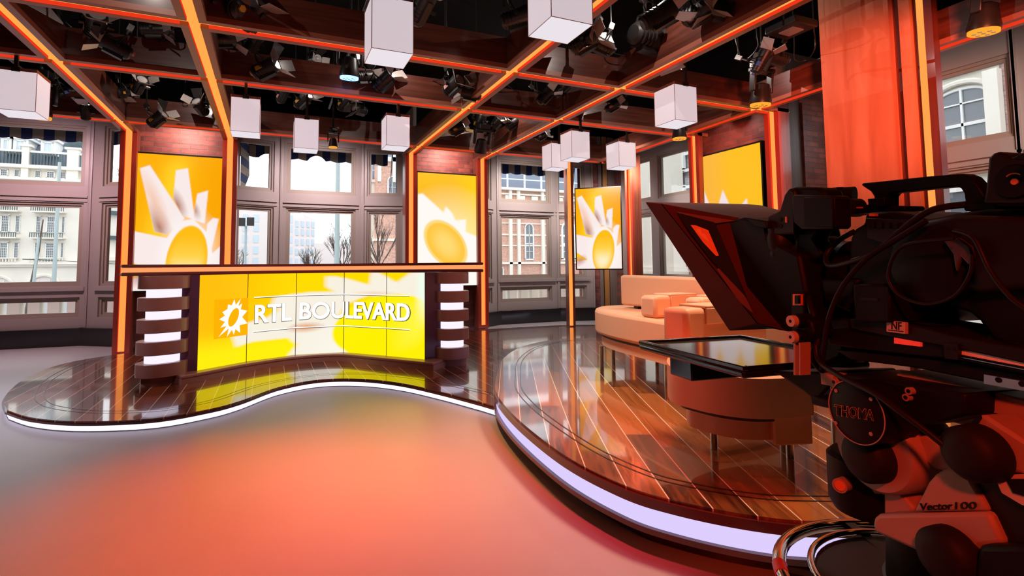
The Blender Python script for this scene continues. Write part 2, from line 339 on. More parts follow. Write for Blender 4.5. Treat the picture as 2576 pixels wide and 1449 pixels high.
def offset(P, d):
    """shift a closed plan loop inwards (d>0) for a counter-clockwise loop"""
    n = len(P); area = sum(P[i].x * P[(i + 1) % n].y - P[(i + 1) % n].x * P[i].y for i in range(n)); s = 1 if area > 0 else -1; out = []
    for i in range(n):
        t = (P[(i + 1) % n] - P[i - 1]).normalized(); out.append(P[i] + Vector((-t.y, t.x, 0)) * d * s)
    return out
def wallband(mb, P, z0, z1, m=0, closed=True):
    n = len(P)
    for i in range(n if closed else n - 1):
        a, b = P[i], P[(i + 1) % n]
        mb.add([(a.x, a.y, z0), (b.x, b.y, z0), (b.x, b.y, z1), (a.x, a.y, z1)], [(0, 1, 2, 3)], m)
    return mb
def ribbon(P, w, z, mb=None, closed=False):
    mb = mb or MB(); n = len(P); A = []; B = []
    for i in range(n):
        a = P[(i - 1) % n] if closed or i else P[i]; b = P[(i + 1) % n] if closed or i < n - 1 else P[i]
        t = (b - a).normalized(); q = Vector((-t.y, t.x, 0)) * w / 2; A.append(P[i] + q); B.append(P[i] - q)
    for i in range(n if closed else n - 1):
        j = (i + 1) % n
        mb.add([(A[i].x, A[i].y, z), (B[i].x, B[i].y, z), (B[j].x, B[j].y, z), (A[j].x, A[j].y, z)], [(0, 1, 2, 3)])
    return mb
def struct(o, label=None, cat=None): return tag(o, label, cat, kind='structure')

# ================================================================ SETTING
# floor, ceiling, walls
MB().box(-6.2, 8.6, -4.2, 10.6, -.12, 0).build('floor', M['floor']); struct(bpy.data.objects['floor'])
MB().box(-6.2, 8.6, -4.2, 10.6, 4.3, 4.4).build('ceiling', M['black'])['kind'] = 'structure'
MB().box(-6.2, 8.6, -4.2, -4.1, 0, 4.3).build('wall_front', M['black'])['kind'] = 'structure'
MB().box(-6.2, -6.1, -4.1, 10.6, 0, 4.3).build('wall_left', M['black'])['kind'] = 'structure'

ZT = 3.36
def window(name, facets, ztop=3.62, ZT=ZT):
    """facets: list of ((x,y),(x,y),[(s0,s1),...]) seen from inside, left to right; the light openings repeat in three rows"""
    r = root(name, (facets[0][0][0], facets[0][0][1], 0), kind='structure')
    fr = MB(); sash = MB(); gl = MB(); base = MB(); sill = MB()
    for (A, B, cols) in facets:
        A = Vector((*A, 0)); B = Vector((*B, 0)); t = (B - A); L = t.length; t /= L; nrm = Vector((-t.y, t.x, 0))
        T = Matrix(((t.x, nrm.x, 0, A.x), (t.y, nrm.y, 0, A.y), (0, 0, 1, 0), (0, 0, 0, 1)))
        rows = [(.43, .74), (.915, 2.215), (2.48, ZT)]
        e = 0.0
        for (s0, s1) in cols + [(L, L)]:
            if s0 > e: fr.box(e, s0, 0, .12, .27, ztop, T=T)
            if s1 > s0:
                zz = .27
                for (z0, z1) in rows + [(ztop, ztop)]:
                    if z0 > zz: fr.box(s0, s1, 0, .12, zz, z0, T=T)
                    if z1 > z0:
                        w_ = .035
                        for q in (0, 1):    # stepped inner sash
                            o = .0 + q * w_; d0 = .03 + q * .025
                            sash.box(s0 + o, s1 - o, d0, .1, z0 + o, z0 + o + w_, T=T); sash.box(s0 + o, s1 - o, d0, .1, z1 - o - w_, z1 - o, T=T)
                            sash.box(s0 + o, s0 + o + w_, d0, .1, z0 + o + w_, z1 - o - w_, T=T); sash.box(s1 - o - w_, s1 - o, d0, .1, z0 + o + w_, z1 - o - w_, T=T)
                        gl.box(s0 + .01, s1 - .01, .078, .084, z0 + .01, z1 - .01, T=T)
                    zz = z1
            e = s1
        for s0, s1 in cols:      # mouldings over the transom
            fr.box(s0 - .05, s1 + .05, -.03, 0, 2.30, 2.33, T=T); fr.box(s0 - .05, s1 + .05, -.02, 0, 2.235, 2.255, T=T)
            sill.box(s0 - .06, s1 + .06, -.04, 0, .84, .90, T=T)
        fr.box(-.02, .012, -.03, 0, .27, ztop, T=T); fr.box(L - .012, L + .02, -.03, 0, .27, ztop, T=T)
        base.box(-.02, L + .02, -.10, .02, 0, .27, T=T)
    fr.build('window_frame', M['frame'], r); sash.build('sash', M['frame2'], r); gl.build('window_glass', M['glass'], r); sill.build('window_sill', M['frame'], r)
    b = base.build('plinth', M['black_gloss'], r)
    return r
def grow(c, d=.07): return [(a - d, b + d) for a, b in c]
window('window_1', [((-5.9, 9.97), (-2.66, 9.82), grow([(.75, 3.09)])), ((-2.66, 9.82), (-1.75, 9.2), grow([(.295, .86)]))], 3.72, 3.45)
window('window_2', [((-.70, 9.25), (.142, 9.5), grow([(.22, .69)])), ((.142, 9.5), (1.547, 9.5), grow([(.155, 1.205)])), ((1.547, 9.5), (2.36, 9.28), grow([(.143, .62)]))])
window('window_3', [((3.56, 9.03), (4.231, 9.4), grow([(.10, .50)])), ((4.231, 9.4), (5.636, 9.4), grow([(.121, 1.182)])), ((5.636, 9.4), (6.40, 9.22), grow([(.071, .562)]))])
window('window_4', [((7.05, 9.0), (7.05, 6.3), grow([(.27, .82), (1.16, 2.2)]))])
window('window_5', [((7.05, 5.02), (7.05, 4.45), grow([(.16, .42)])), ((7.05, 4.45), (7.05, 2.61), grow([(.30, 1.74)])), ((7.05, 2.61), (7.05, .9), grow([(.16, 1.5)]))])

# brick piers between the windows, with the grey-brown reveals beside them
def pier(name, x0, x1, y0, y1, front, axis):
    r = root(name, ((x0 + x1) / 2, (y0 + y1) / 2, 0), kind='structure')
    MB().box(x0, x1, y0, y1, 0, 3.42).build('brickwork', M[front], r); MB().box(x0, x1, y0, y1, 3.42, 4.3).build('dark_upper_wall', M['black'], r)
    return r
pier('wall_back', -1.80, -.66, 8.62, 10.2, 'brickX', 'X')
pier('wall_back.001', 2.32, 3.60, 8.62, 10.2, 'brickX', 'X')
pier('wall_right', 6.07, 8.0, 4.62, 5.95, 'brickY', 'Y')
for nm, b in (('trim_1', (-1.86, -1.80, 8.60, 9.3)), ('trim_2', (-.66, -.60, 8.60, 9.4)), ('trim_3', (2.26, 2.32, 8.60, 9.4)), ('trim_4', (3.60, 3.66, 8.60, 9.15))):
    MB().box(b[0], b[1], b[2], b[3], 0, 4.0).build(nm, M['greypanel'])['kind'] = 'structure'
MB().box(6.0, 7.1, 4.54, 4.62, 0, 4.0).build('trim_5', M['greypanel'])['kind'] = 'structure'
MB().box(6.5, 7.12, 4.50, 4.535, 0, 3.7).build('trim_6', M['brickX'])['kind'] = 'structure'
# the corner behind the standing screen: brick, ochre strip, panels
MB().box(6.42, 6.58, 9.24, 9.8, 0, 4.0).build('wall_corner', M['brickX'])['kind'] = 'structure'
MB().box(6.58, 6.66, 9.22, 9.8, 0, 4.0).build('trim_7', M['greypanel'])['kind'] = 'structure'
MB().box(6.66, 6.69, 9.23, 9.8, 0, 4.0).build('trim_8', M['black_gloss'])['kind'] = 'structure'
MB().box(6.69, 6.80, 9.20, 9.8, 0, 4.0).build('trim_9', M['amberpanel'])['kind'] = 'structure'
MB().box(6.80, 6.83, 9.23, 9.8, 0, 4.0).build('trim_10', M['black_gloss'])['kind'] = 'structure'
MB().box(6.83, 7.01, 9.22, 9.8, 0, 4.0).build('trim_11', M['greypanel'])['kind'] = 'structure'
MB().box(7.01, 7.3, 9.0, 9.8, 0, 4.0).build('wall_corner.001', M['brickX'])['kind'] = 'structure'
# masonry over and beside the windows
mb = MB(); mb.box(-6.1, 8.0, 10.2, 10.5, 3.62, 4.3); mb.box(-6.1, 8.0, 9.0, 10.3, 3.62, 3.70); mb.box(-6.1, -5.85, 9.9, 10.5, 0, 4.3)
mb.build('wall_back_header', M['black'])['kind'] = 'structure'
mb = MB(); mb.box(7.0, 7.3, -4.1, 9.8, 3.62, 4.3); mb.box(7.0, 7.3, -4.1, .9, 0, 3.62); mb.box(7.0, 7.3, 5.95, 6.3, 0, 3.62)
mb.build('wall_right_header', M['black'])['kind'] = 'structure'

# ================================================================ LIT CEILING GRID
HW, GW, LD = .10, .043, .045      # half width, half groove, groove depth
YA, YB, YC, YE = 4.453, 5.752, 7.853, 8.39
XL = [-1.864, -.593, 2.176, 3.492]
BT = 3.40
x5 = lambda y: 5.47 + (y - 2) * .042
LIN = []
def glow_liner(par):  # no lamp: glowing faces imitate strip light on the groove walls
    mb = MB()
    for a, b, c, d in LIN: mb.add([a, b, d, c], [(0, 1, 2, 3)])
    LIN.clear(); return mb.build('channel_side_glow', M['glow_liner'], par)
def channel_y(mb, xf, y0, y1, gaps, z=CE):
    """beam running along Y; lips are left open where cross beams meet (gaps)"""
    def seg(a, b, o0, o1, z0, z1, m):
        vs = []
        for zz in (z0, z1):
            for yy in (a, b):
                for oo in (o0, o1): vs.append((xf(yy) + oo, yy, zz))
        mb.add(vs, [(0, 2, 3, 1), (4, 5, 7, 6), (0, 1, 5, 4), (2, 6, 7, 3), (0, 4, 6, 2), (1, 3, 7, 5)], m)
    seg(y0, y1, -HW, HW, z + LD, BT, 0)
    ys = [y0] + [v for g in sorted(gaps) for v in (g - GW, g + GW)] + [y1]
    for i in range(0, len(ys), 2):
        seg(ys[i], ys[i + 1], -HW, -GW, z, z + LD, 1); seg(ys[i], ys[i + 1], GW, HW, z, z + LD, 1)
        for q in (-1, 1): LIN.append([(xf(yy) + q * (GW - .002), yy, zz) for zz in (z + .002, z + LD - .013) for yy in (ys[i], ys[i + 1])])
    return lambda m2: m2
def led_y(xf, y0, y1):
    mb = MB(); mb.add([(xf(y0) - GW, y0, CE + LD - .012), (xf(y0) + GW, y0, CE + LD - .012), (xf(y1) + GW, y1, CE + LD - .012), (xf(y1) - GW, y1, CE + LD - .012)], [(0, 1, 2, 3)])
    return mb
BEAMW = {0: 'far left', 1: 'left of the wide window', 2: 'right of the wide window', 3: 'right of the round-petal screen'}
lab = ['lit walnut ceiling beam running to the post left of the tall sun screen',
       'lit walnut ceiling beam running to the post right of the leftmost tall screen',
       'lit walnut ceiling beam running to the post left of the screen behind the desk end',
       'lit walnut ceiling beam running to the post just right of the desk counter']
BEXT = {0: -.5, 1: -.5, 2: -.5, 3: -.5}
for i, x in enumerate(XL):
    r = root('ceiling_beam', (x, 4, CE), lab[i], 'ceiling beam', 'lit ceiling grid', 'thing')
    mb = MB(); channel_y(mb, lambda y, x=x: x, -1.5, YE + .25, [1.4, YA, YB, YC]); mb.build('casing', [M['beamY'], M['lip']], r); glow_liner(r)
    led_y(lambda y, x=x: x, -1.5, YE + LD).build('light_strip', M['led'], r)
r = root('ceiling_beam', (5.5, 4, CE), 'lit walnut ceiling beam along the right-hand window wall', 'ceiling beam', 'lit ceiling grid', 'thing')
mb = MB(); channel_y(mb, x5, -1.5, YC + HW, [1.4, YA, YB, YC]); mb.build('casing', [M['beamY'], M['lip']], r); glow_liner(r)
led_y(x5, -1.5, YC).build('light_strip', M['led'], r)
def beam_x(y, xs, label, gaps=()):
    r = root('ceiling_beam', (1, y, CE), label, 'ceiling beam', 'lit ceiling grid', 'thing')
    mb = MB(); ld = MB()
    for a, b in xs:
        mb.box(a, b, y - HW, y + HW, CE + LD, BT, 0)
        mb.box(a, b, y - HW, y - GW, CE, CE + LD, 1); mb.box(a, b, y + GW, y + HW, CE, CE + LD, 1)
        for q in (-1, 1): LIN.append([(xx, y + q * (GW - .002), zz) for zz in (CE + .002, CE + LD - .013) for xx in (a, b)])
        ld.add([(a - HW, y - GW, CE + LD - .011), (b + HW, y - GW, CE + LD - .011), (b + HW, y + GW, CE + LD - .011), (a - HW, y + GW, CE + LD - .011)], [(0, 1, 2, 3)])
    mb.build('casing', [M['beam'], M['lip']], r); ld.build('light_strip', M['led'], r); glow_liner(r)
def spans(y, last):
    e = [-5.8] + [v for x in XL for v in (x - HW, x + HW)] + [x5(y) - HW]
    out = [(e[k], e[k + 1]) for k in range(0, len(e), 2)]
    if last: out.append((x5(y) + HW, 5.83 + .2))
    return out
beam_x(1.4, spans(1.4, False), 'lit walnut cross beam of the ceiling nearest the camera')
beam_x(YA, spans(YA, True), 'lit walnut cross beam meeting the post right of the window-wall screen')
beam_x(YB, spans(YB, True), 'lit walnut cross beam meeting the post left of the window-wall screen')
beam_x(YC, spans(YC, False), 'farthest lit walnut cross beam, just in front of the windows')

# posts with an amber light channel
def post(face, base, top, label, axis='-Y', hw=HW, grp='lit posts', d=.20):
    """face: centre of the front of the channel"""
    x, y = face
    r = root('light_post', (x, y, base), label, 'post', grp)
    if axis == '-Y': T = Matrix.Translation((x, y, 0))
    else: T = Matrix.Translation((x, y, 0)) @ Matrix.Rotation(-PI / 2, 4, 'Z')   # faces -X
    mb = MB()
    mb.box(-hw, hw, LD, d, base, top, 0, T=T); mb.box(-hw, -GW, 0, LD, base, top, 1, T=T); mb.box(GW, hw, 0, LD, base, top, 1, T=T)
    mb.box(-GW, GW, 0, LD, base, base + .05, 1, T=T)
    mb.build('casing', [M['post'], M['postlip']], r)
    mb = MB()
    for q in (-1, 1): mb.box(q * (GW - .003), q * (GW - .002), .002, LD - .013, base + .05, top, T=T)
    mb.build('channel_side_glow', M['glow_liner'], r)
    MB().box(-GW, GW, LD - .012, LD - .01, base + .05, top, T=T).build('light_strip', M['ledpost'], r)
    return r
post((XL[0], YE), 0, CE + LD, 'amber-lit post left of the tall sun screen at far left')
post((XL[1], YE), .08, CE + LD, 'amber-lit post between the leftmost screen and the wide window')
post((XL[2], YE), .08, CE + LD, 'amber-lit post left of the screen behind the desk end')
post((XL[3], YE), .08, CE + LD, 'amber-lit post just right of the desk counter')
post((5.83, YB), .08, CE + LD, 'amber-lit post left of the window-wall screen', '-X', d=.085)
post((5.83, YA), .08, CE + LD, 'amber-lit post right of the window-wall screen', '-X')
post((5.80, 7.24), .08, CE + LD, 'amber-lit post at the right edge of the standing screen', '-X', .09)
# free-standing slim post carrying the standing screen
r = root('light_post', (4.99, 7.86, .08), 'slim free-standing post at the left edge of the standing screen', 'post', 'lit posts')
T = Matrix.Translation((4.99, 7.86, 0)) @ Matrix.Rotation(math.radians(-8), 4, 'Z')
MB().box(-.05, .065, .01, .16, .08, CE + .04, T=T).build('casing', M['post'], r)
MB().box(-.05, .012, -.004, .009, .10, CE + .04, T=T).build('light_strip', M['ledpost'], r)

# ================================================================ PICTURES FOR THE SCREENS
def inpoly(u, v, P):
    c = np.zeros(u.shape, bool); n = len(P)
    for i in range(n):
        x0, y0 = P[i]; x1, y1 = P[(i + 1) % n]
        if y0 == y1: continue
        k = ((y0 > v) != (y1 > v)) & (u < (x1 - x0) * (v - y0) / (y1 - y0) + x0); c ^= k
    return c
def soft(u, v, P, s=.006):
    a = np.zeros(u.shape)
    for dx in (-1, 0, 1):
        for dy in (-1, 0, 1): a += inpoly(u + dx * s, v + dy * s, P)
    return a / 9
def blob(u, v, cx, cy, rx, ry, rot=0):
    c, s = math.cos(rot), math.sin(rot); x = (u - cx) * c + (v - cy) * s; y = -(u - cx) * s + (v - cy) * c
    return np.sqrt((x / rx) ** 2 + (y / ry) ** 2)
def sm(x, a, b):
    t = np.clip((x - a) / (b - a), 0, 1); return t * t * (3 - 2 * t)
def mixc(img, col, a):
    col = np.array(lin(col)); return img * (1 - a[..., None]) + col * a[..., None]
def pic_petals(u, v):
    """u across 0..1, v down 0..1.78 (in picture widths)"""
    im = np.zeros(u.shape + (3,)) + np.array(lin((255, 176, 8)))
    im = mixc(im, (255, 214, 40), .8 * np.exp(-((u - .42 + (v - .3) * .25) / .16) ** 2) * sm(v, -.1, .2))
    im = mixc(im, (250, 160, 0), sm(u, .6, 1.0) * .6)
    P1 = [(.03, .20), (.14, .15), (.56, .84), (.36, 1.05), (.22, 1.02)]
    P2 = [(.44, .20), (.58, .16), (.68, .85), (.53, .80), (.42, .58)]
    P3 = [(.70, .50), (.83, .45), (.80, .90), (.66, .85)]
    P4 = [(.83, .90), (.90, .82), (.97, .83), (.88, 1.30), (.82, 1.10)]
    P5 = [(0, 1.02), (.36, 1.10), (.48, .88), (.66, .84), (.86, 1.05), (.90, 1.30), (1.0, 1.20), (1.0, 1.8), (0, 1.8), (0, 1.62), (.25, 1.58), (0, 1.42)]
    for P in (P1, P2, P3, P4, P5): im = mixc(im, (250, 235, 232), soft(u, v, P))
    for P, cx, cy, r in ((P1, .27, .95, .26), (P2, .47, .66, .20), (P3, .68, .72, .12)):
        im = mixc(im, (182, 122, 100), soft(u, v, P) * np.clip(1 - blob(u, v, cx, cy, r * .55, r * 1.4, -.35), 0, 1) * 1.0)
    im = mixc(im, (244, 176, 130), soft(u, v, P1) * np.clip(1 - blob(u, v, .2, .6, .12, .5, -.4), 0, 1) * .6)
    im = mixc(im, (190, 110, 110), np.clip(1 - blob(u, v, .08, 1.60, .2, .12, -.6), 0, 1) * .8)
    im = mixc(im, (255, 255, 252), np.clip(1.15 - blob(u, v, .62, 1.38, .36, .62, .12), 0, 1) * 1.0)
    d = blob(u, v, .60, 1.40, .25, .49, .12)
    im = mixc(im, (255, 190, 20), 1 - sm(d, .93, 1.0))
    im = mixc(im, (255, 222, 90), (1 - sm(d, .6, 1.0)) * sm(v, 1.0, 1.5) * .8)
    im = mixc(im, (255, 250, 225), (1 - sm(d, .3, 1.0)) * sm(v, 1.3, 1.75))
    return im
def pic_disc(u, v):
    im = np.zeros(u.shape + (3,)) + np.array(lin((255, 196, 40)))
    im = mixc(im, (252, 184, 20), sm(v, 0, .4) * (1 - sm(v, .4, .8)) * .7)
    im = mixc(im, (255, 208, 25), sm(u, .5, 1))
    P = [(0, .35), (.08, .33), (.42, .62), (.46, .52), (.56, .62), (.62, .74), (.80, .72), (.79, .92), (1, 1.0), (1, 1.8), (0, 1.8)]
    glow = np.clip(1.35 - blob(u, v, .5, 1.15, .75, .75), 0, 1)
    im = mixc(im, (255, 246, 190), glow * .8); im = mixc(im, (254, 250, 244), soft(u, v, P, .012))
    d = blob(u, v, .46, 1.12, .45, .30, .85)
    im = mixc(im, (255, 198, 60), 1 - sm(d, .93, 1.0)); im = mixc(im, (254, 226, 130), (1 - sm(d, .1, .9)) * .75)
    im = mixc(im, (255, 236, 170), (sm(d, .80, .9) - sm(d, .95, 1.02)) * .5)
    im = mixc(im, (230, 90, 60), np.clip(1 - blob(u, v, .04, 1.56, .12, .06), 0, 1) * .9)
    return im
def pic_plain(u, v):
    im = np.zeros(u.shape + (3,)) + np.array(lin((252, 184, 62)))
    im = mixc(im, (255, 192, 28), sm(u, .2, .6) * .9)
    P = [(.0, 1.8), (.0, .36), (.05, .34), (.12, .50), (.27, .86), (.30, .80), (.42, .50), (.60, .90), (.64, .78), (.78, .66), (.80, 1.0), (1.0, 1.1), (1, 1.8)]
    im = mixc(im, (244, 226, 226), soft(u, v, P, .008))
    im = mixc(im, (255, 255, 60), (1 - soft(u, v, P, .008)) * sm(v, .8, 1.1) * .3)
    return im
def pic_desk(u, v):
    """u across 0..1 of all five panels, v down 0..1"""
    im = np.zeros(u.shape + (3,)) + np.array(lin((255, 188, 4)))
    im = mixc(im, (255, 216, 0), sm(u, .05, .45)); im = mixc(im, (255, 238, 10), sm(v, .55, .9) * .9)
    W = [[(.51, .05), (.54, .04), (.72, .15), (.73, .0), (.77, 0), (.86, .12), (.93, 0), (1, 0), (1, .42), (.9, .33), (.72, .28), (.62, .36), (.55, .24), (.51, .17)],
         [(.30, .28), (.44, .24), (.62, .24), (.72, .24), (.60, .40), (.56, .56), (.64, .74), (.78, .92), (.76, 1.0), (.36, 1.0), (.40, .88), (.36, .78), (.22, .78), (.15, .82), (.12, .60), (.27, .52), (.32, .44), (.29, .36)]]
    for P in W: im = mixc(im, (243, 236, 220), soft(u, v, P, .010))
    im = mixc(im, (246, 244, 232), np.clip(1.2 - blob(u, v, .60, .95, .22, .35), 0, 1) * .8 * soft(u, v, W[1], .01))
    im = mixc(im, (222, 150, 100), np.clip(1 - blob(u, v, .43, .67, .09, .07, -.3), 0, 1) * 1.1 * soft(u, v, W[1], .01))
    d = blob(u, v, .80, .66, .25, .42, .25)
    im = mixc(im, (255, 236, 0), (1 - sm(d, .95, 1.02))); im = mixc(im, (255, 246, 90), (1 - sm(d, .5, 1)) * sm(u, .8, 1.0) * .6)
    im = mixc(im, (232, 255, 240), sm(u, .94, 1.0) * (1 - sm(v, .2, .7)) * .8)
    im = mixc(im, (240, 200, 170), np.clip(1 - blob(u, v, .75, .25, .14, .03), 0, 1) * .8)
    return im
def screen_mesh(name, corner, eu, ev, nu, nv, fn, ulo, uhi, vlo, vhi, mat, parent):
    """grid of picture cells; corner is top left, eu across, ev down"""
    us = np.linspace(0, 1, nu); vs = np.linspace(0, 1, nv); U, V = np.meshgrid(us, vs)
    c = np.array(corner); P = c + U[..., None] * np.array(eu) + V[..., None] * np.array(ev)
    im = fn(ulo + (uhi - ulo) * U, vlo + (vhi - vlo) * V)
    me = bpy.data.meshes.new(name); k = np.arange(nu * nv).reshape(nv, nu)
    F = np.stack([k[:-1, :-1], k[1:, :-1], k[1:, 1:], k[:-1, 1:]], -1).reshape(-1, 4)
    me.from_pydata(P.reshape(-1, 3).tolist(), [], F.tolist()); me.materials.append(mat)
    at = me.color_attributes.new('picture', 'FLOAT_COLOR', 'POINT')
    at.data.foreach_set('color', np.concatenate([np.clip(im, 0, 1).reshape(-1, 3), np.ones((nu * nv, 1))], 1).astype(np.float32).ravel())
    o = bpy.data.objects.new(name, me); COL.objects.link(o)
    if parent is not None: put(o, parent)
    return o
def video_screen(label, a, b, z0, z1, fn, res=110, bez=.022):
    """a -> b: plan points of the left and right edge of the picture as seen from the room"""
    a = Vector((*a, 0)); b = Vector((*b, 0)); t = (b - a); L = t.length; t /= L; n = Vector((t.y, -t.x, 0))   # towards the room
    r = root('video_screen', ((a + b) / 2 + Vector((0, 0, z0))), label, 'screen')
    T = Matrix(((t.x, -n.x, 0, a.x), (t.y, -n.y, 0, a.y), (0, 0, 1, 0), (0, 0, 0, 1)))
    mb = MB(); mb.box(-bez, L + bez, .004, .07, z0 - bez, z1 + bez, T=T)
    mb.box(-bez, 0, -.006, .004, z0 - bez, z1 + bez, T=T); mb.box(L, L + bez, -.006, .004, z0 - bez, z1 + bez, T=T)
    mb.box(0, L, -.006, .004, z1, z1 + bez, T=T); mb.box(0, L, -.006, .004, z0 - bez, z0, T=T)
    mb.build('bezel', M['tvback'], r)
    H = z1 - z0
    screen_mesh('display', (a.x, a.y, z1), (t.x * L, t.y * L, 0), (0, 0, -H), res, int(res * 1.78), fn, 0, 1, 0, 1.78, M['pic'], r)
    MB().box(L / 2 - .2, L / 2 + .2, .07, .095, (z0 + z1) / 2 - .2, (z0 + z1) / 2 + .2, T=T).build('wall_bracket', M['black_metal'], r)
    return r
video_screen('tall screen showing white petals, farthest left behind the desk', (-1.768, 8.47), (-.692, 8.47), .868, 2.815, pic_petals)
video_screen('tall screen showing a big golden disc, behind the right end of the desk', (2.308, 8.47), (3.42, 8.47), .835, 2.80, pic_disc)
video_screen('tall screen on the right brick pier, partly hidden by the camera hood', (5.945, 5.80), (5.945, 4.71), .85, 2.785, pic_plain)
video_screen('smaller portrait screen showing white petals, standing beyond the sofa', (5.085, 7.83), (5.69, 7.33), 1.11, 2.555, pic_petals, 80, .018)

# ================================================================ STAGE FLOORS
PODZ, PLZ = .08, .24
podA = spline([(-1.90, 5.25), (-1.62, 4.90), (-1.26, 4.64), (-.79, 4.50), (-.44, 4.60), (-.22, 4.77), (.085, 5.16), (.455, 5.33), (.83, 5.20), (1.15, 4.86), (1.40, 4.38), (1.61, 3.88)], 8, False)
podB = spline([(4.95, 3.6), (5.2, 3.4), (6.0, 4.2), (6.0, 6.6), (5.75, 7.65), (5.0, 8.12), (3.4, 8.22), (1.5, 8.28), (0, 8.28), (-1.2, 8.20), (-1.82, 7.95), (-2.22, 7.45), (-2.27, 6.6), (-2.10, 5.75), (-1.90, 5.25)], 8, False)
pod_full = spline([(-1.62, 4.90), (-1.26, 4.64), (-.79, 4.50), (-.44, 4.60), (-.22, 4.77), (.085, 5.16), (.455, 5.33), (.83, 5.20), (1.15, 4.86), (1.40, 4.38), (1.67, 3.76), (1.95, 3.1), (3.2, 2.6), (5.2, 2.9), (6.15, 4.4), (6.2, 6.6), (5.9, 7.75), (5.0, 8.12), (3.4, 8.22), (1.5, 8.28), (0, 8.28), (-1.2, 8.20), (-1.82, 7.95), (-2.22, 7.45), (-2.27, 6.6), (-2.10, 5.75), (-1.90, 5.25)], 8)
plat = spline([(1.375, 2.30), (1.42, 1.88), (1.52, 1.66), (1.70, 1.445), (1.90, 1.31), (2.3, 1.16), (3.0, 1.08), (3.9, 1.35), (4.6, 2.1), (4.9, 3.2), (4.75, 4.5), (4.3, 5.3), (3.774, 5.62), (3.344, 5.70), (2.72, 5.37), (2.19, 4.761), (1.80, 4.05), (1.58, 3.567), (1.44, 2.975)], 10)
rim_ = [p for p in plat[95:178]]
rim_ = [p for p in rim_[::-1] if p.y > 3.75 or p.x > 3]
pod = podA[:-1] + [p + Vector((-.003, .003, 0)) for p in rim_] + podB[:-1]
r = root('desk_podium', (1, 5.5, 0), 'low podium of glossy dark boards under the news desk, edged with light', 'podium')
MB().plan(pod, .066, PODZ).build('deck_boards', M['deckA'], r, smooth=0)
MB().plan(offset(pod, -.012), .050, .066).build('fascia', M['lipred'], r, smooth=30)
wallband(MB(), offset(pod, .012), .006, .050).build('light_band', M['white_led'], r)
MB().plan(offset(pod, .02), 0, .05).build('core', M['black'], r)
for k, d in enumerate((.20, .26)):
    q_ = offset(pod_full, d); ribbon(q_[-40:] + q_[:78], .007, PODZ + .0015).build('inlay_line', M['inlay'], r)
r = root('lounge_platform', (3, 3.2, 0), 'raised oval platform of glossy brown boards under the tan seats, edged with light', 'platform')
MB().plan(plat, .228, PLZ).build('deck_boards', M['deckB'], r, smooth=0)
MB().plan(offset(plat, -.015), .188, .228).build('fascia', M['lipred'], r, smooth=30)
wallband(MB(), offset(plat, .010), .105, .188).build('light_band', M['white_led2'], r)
MB().plan(offset(plat, -.012), .082, .105).build('lower_lip', M['lipred'], r, smooth=30)
MB().plan(offset(plat, .03), .105, .188).build('core', M['black'], r)
MB().plan(offset(plat, .10), 0, .082).build('kick_board', M['lipred'], r)
for d in (.16, .205): ribbon(offset(plat, d), .008, PLZ + .0015, closed=True).build('inlay_line', M['inlay'], r)

# ================================================================ NEWS DESK
desk = root('news_desk', (.45, 6.0, PODZ), 'curved news desk with five yellow screen panels and banded end columns', 'desk')
def arc3(a, b, c, n):
    ax, ay, bx, by, cx, cy_ = *a, *b, *c
    d = 2 * (ax * (by - cy_) + bx * (cy_ - ay) + cx * (ay - by))
    ux = ((ax ** 2 + ay ** 2) * (by - cy_) + (bx ** 2 + by ** 2) * (cy_ - ay) + (cx ** 2 + cy_ ** 2) * (ay - by)) / d
    uy = ((ax ** 2 + ay ** 2) * (cx - bx) + (bx ** 2 + by ** 2) * (ax - cx) + (cx ** 2 + cy_ ** 2) * (bx - ax)) / d
    r_ = math.hypot(ax - ux, ay - uy); t0 = math.atan2(ay - uy, ax - ux); t1 = math.atan2(cy_ - uy, cx - ux)
    return [Vector((ux + r_ * math.cos(t0 + (t1 - t0) * k / n), uy + r_ * math.sin(t0 + (t1 - t0) * k / n), 0)) for k in range(n + 1)], Vector((ux, uy, 0)), r_
def shell(P, d0, d1, z0, z1, mb=None, m=0):
    """strip following open line P from offset d0 to d1 (positive = behind)"""
    mb = mb or MB(); n = len(P); A = []; B = []
    for i in range(n):
        t = (P[min(i + 1, n - 1)] - P[max(i - 1, 0)]).normalized(); q = Vector((-t.y, t.x, 0)); A.append(P[i] + q * d0); B.append(P[i] + q * d1)
    return mb.plan([(p.x, p.y) for p in A] + [(p.x, p.y) for p in B[::-1]], z0, z1, m)
front, cen, rad = arc3((-1.262, 5.60), (.40, 6.22), (2.165, 5.20), 40)
def cshell(d0, z0, z1, dp=.5):
    P = front; e = .002; return MB().plan([(p.x, p.y + d0) for p in P] + [(p.x, p.y + dp) for p in P[::-1]], z0, z1)
cshell(0, 1.195, 1.222).build('counter_top', M['topred'], desk, bevel=.006)
cshell(.022, 1.145, 1.195, .48).build('counter_core', M['lip'], desk)
cshell(.016, 1.148, 1.192, .021).build('counter_light', M['ledtop'], desk)
cshell(0, 1.115, 1.145).build('counter_underside', M['topred'], desk, bevel=.004)
for zz in (1.208, 1.130): MB().ell((front[0].x - .004, front[0].y + .012, zz), .010, .016, .013).build('end_cap', M['silver'], desk)
PB = [(-.66, 5.86), (-.228, 6.19), (.281, 6.40), (.82, 6.34), (1.235, 5.88), (1.575, 5.47)]
tot = [0]
for i in range(5): tot.append(tot[-1] + math.dist(PB[i], PB[i + 1]))
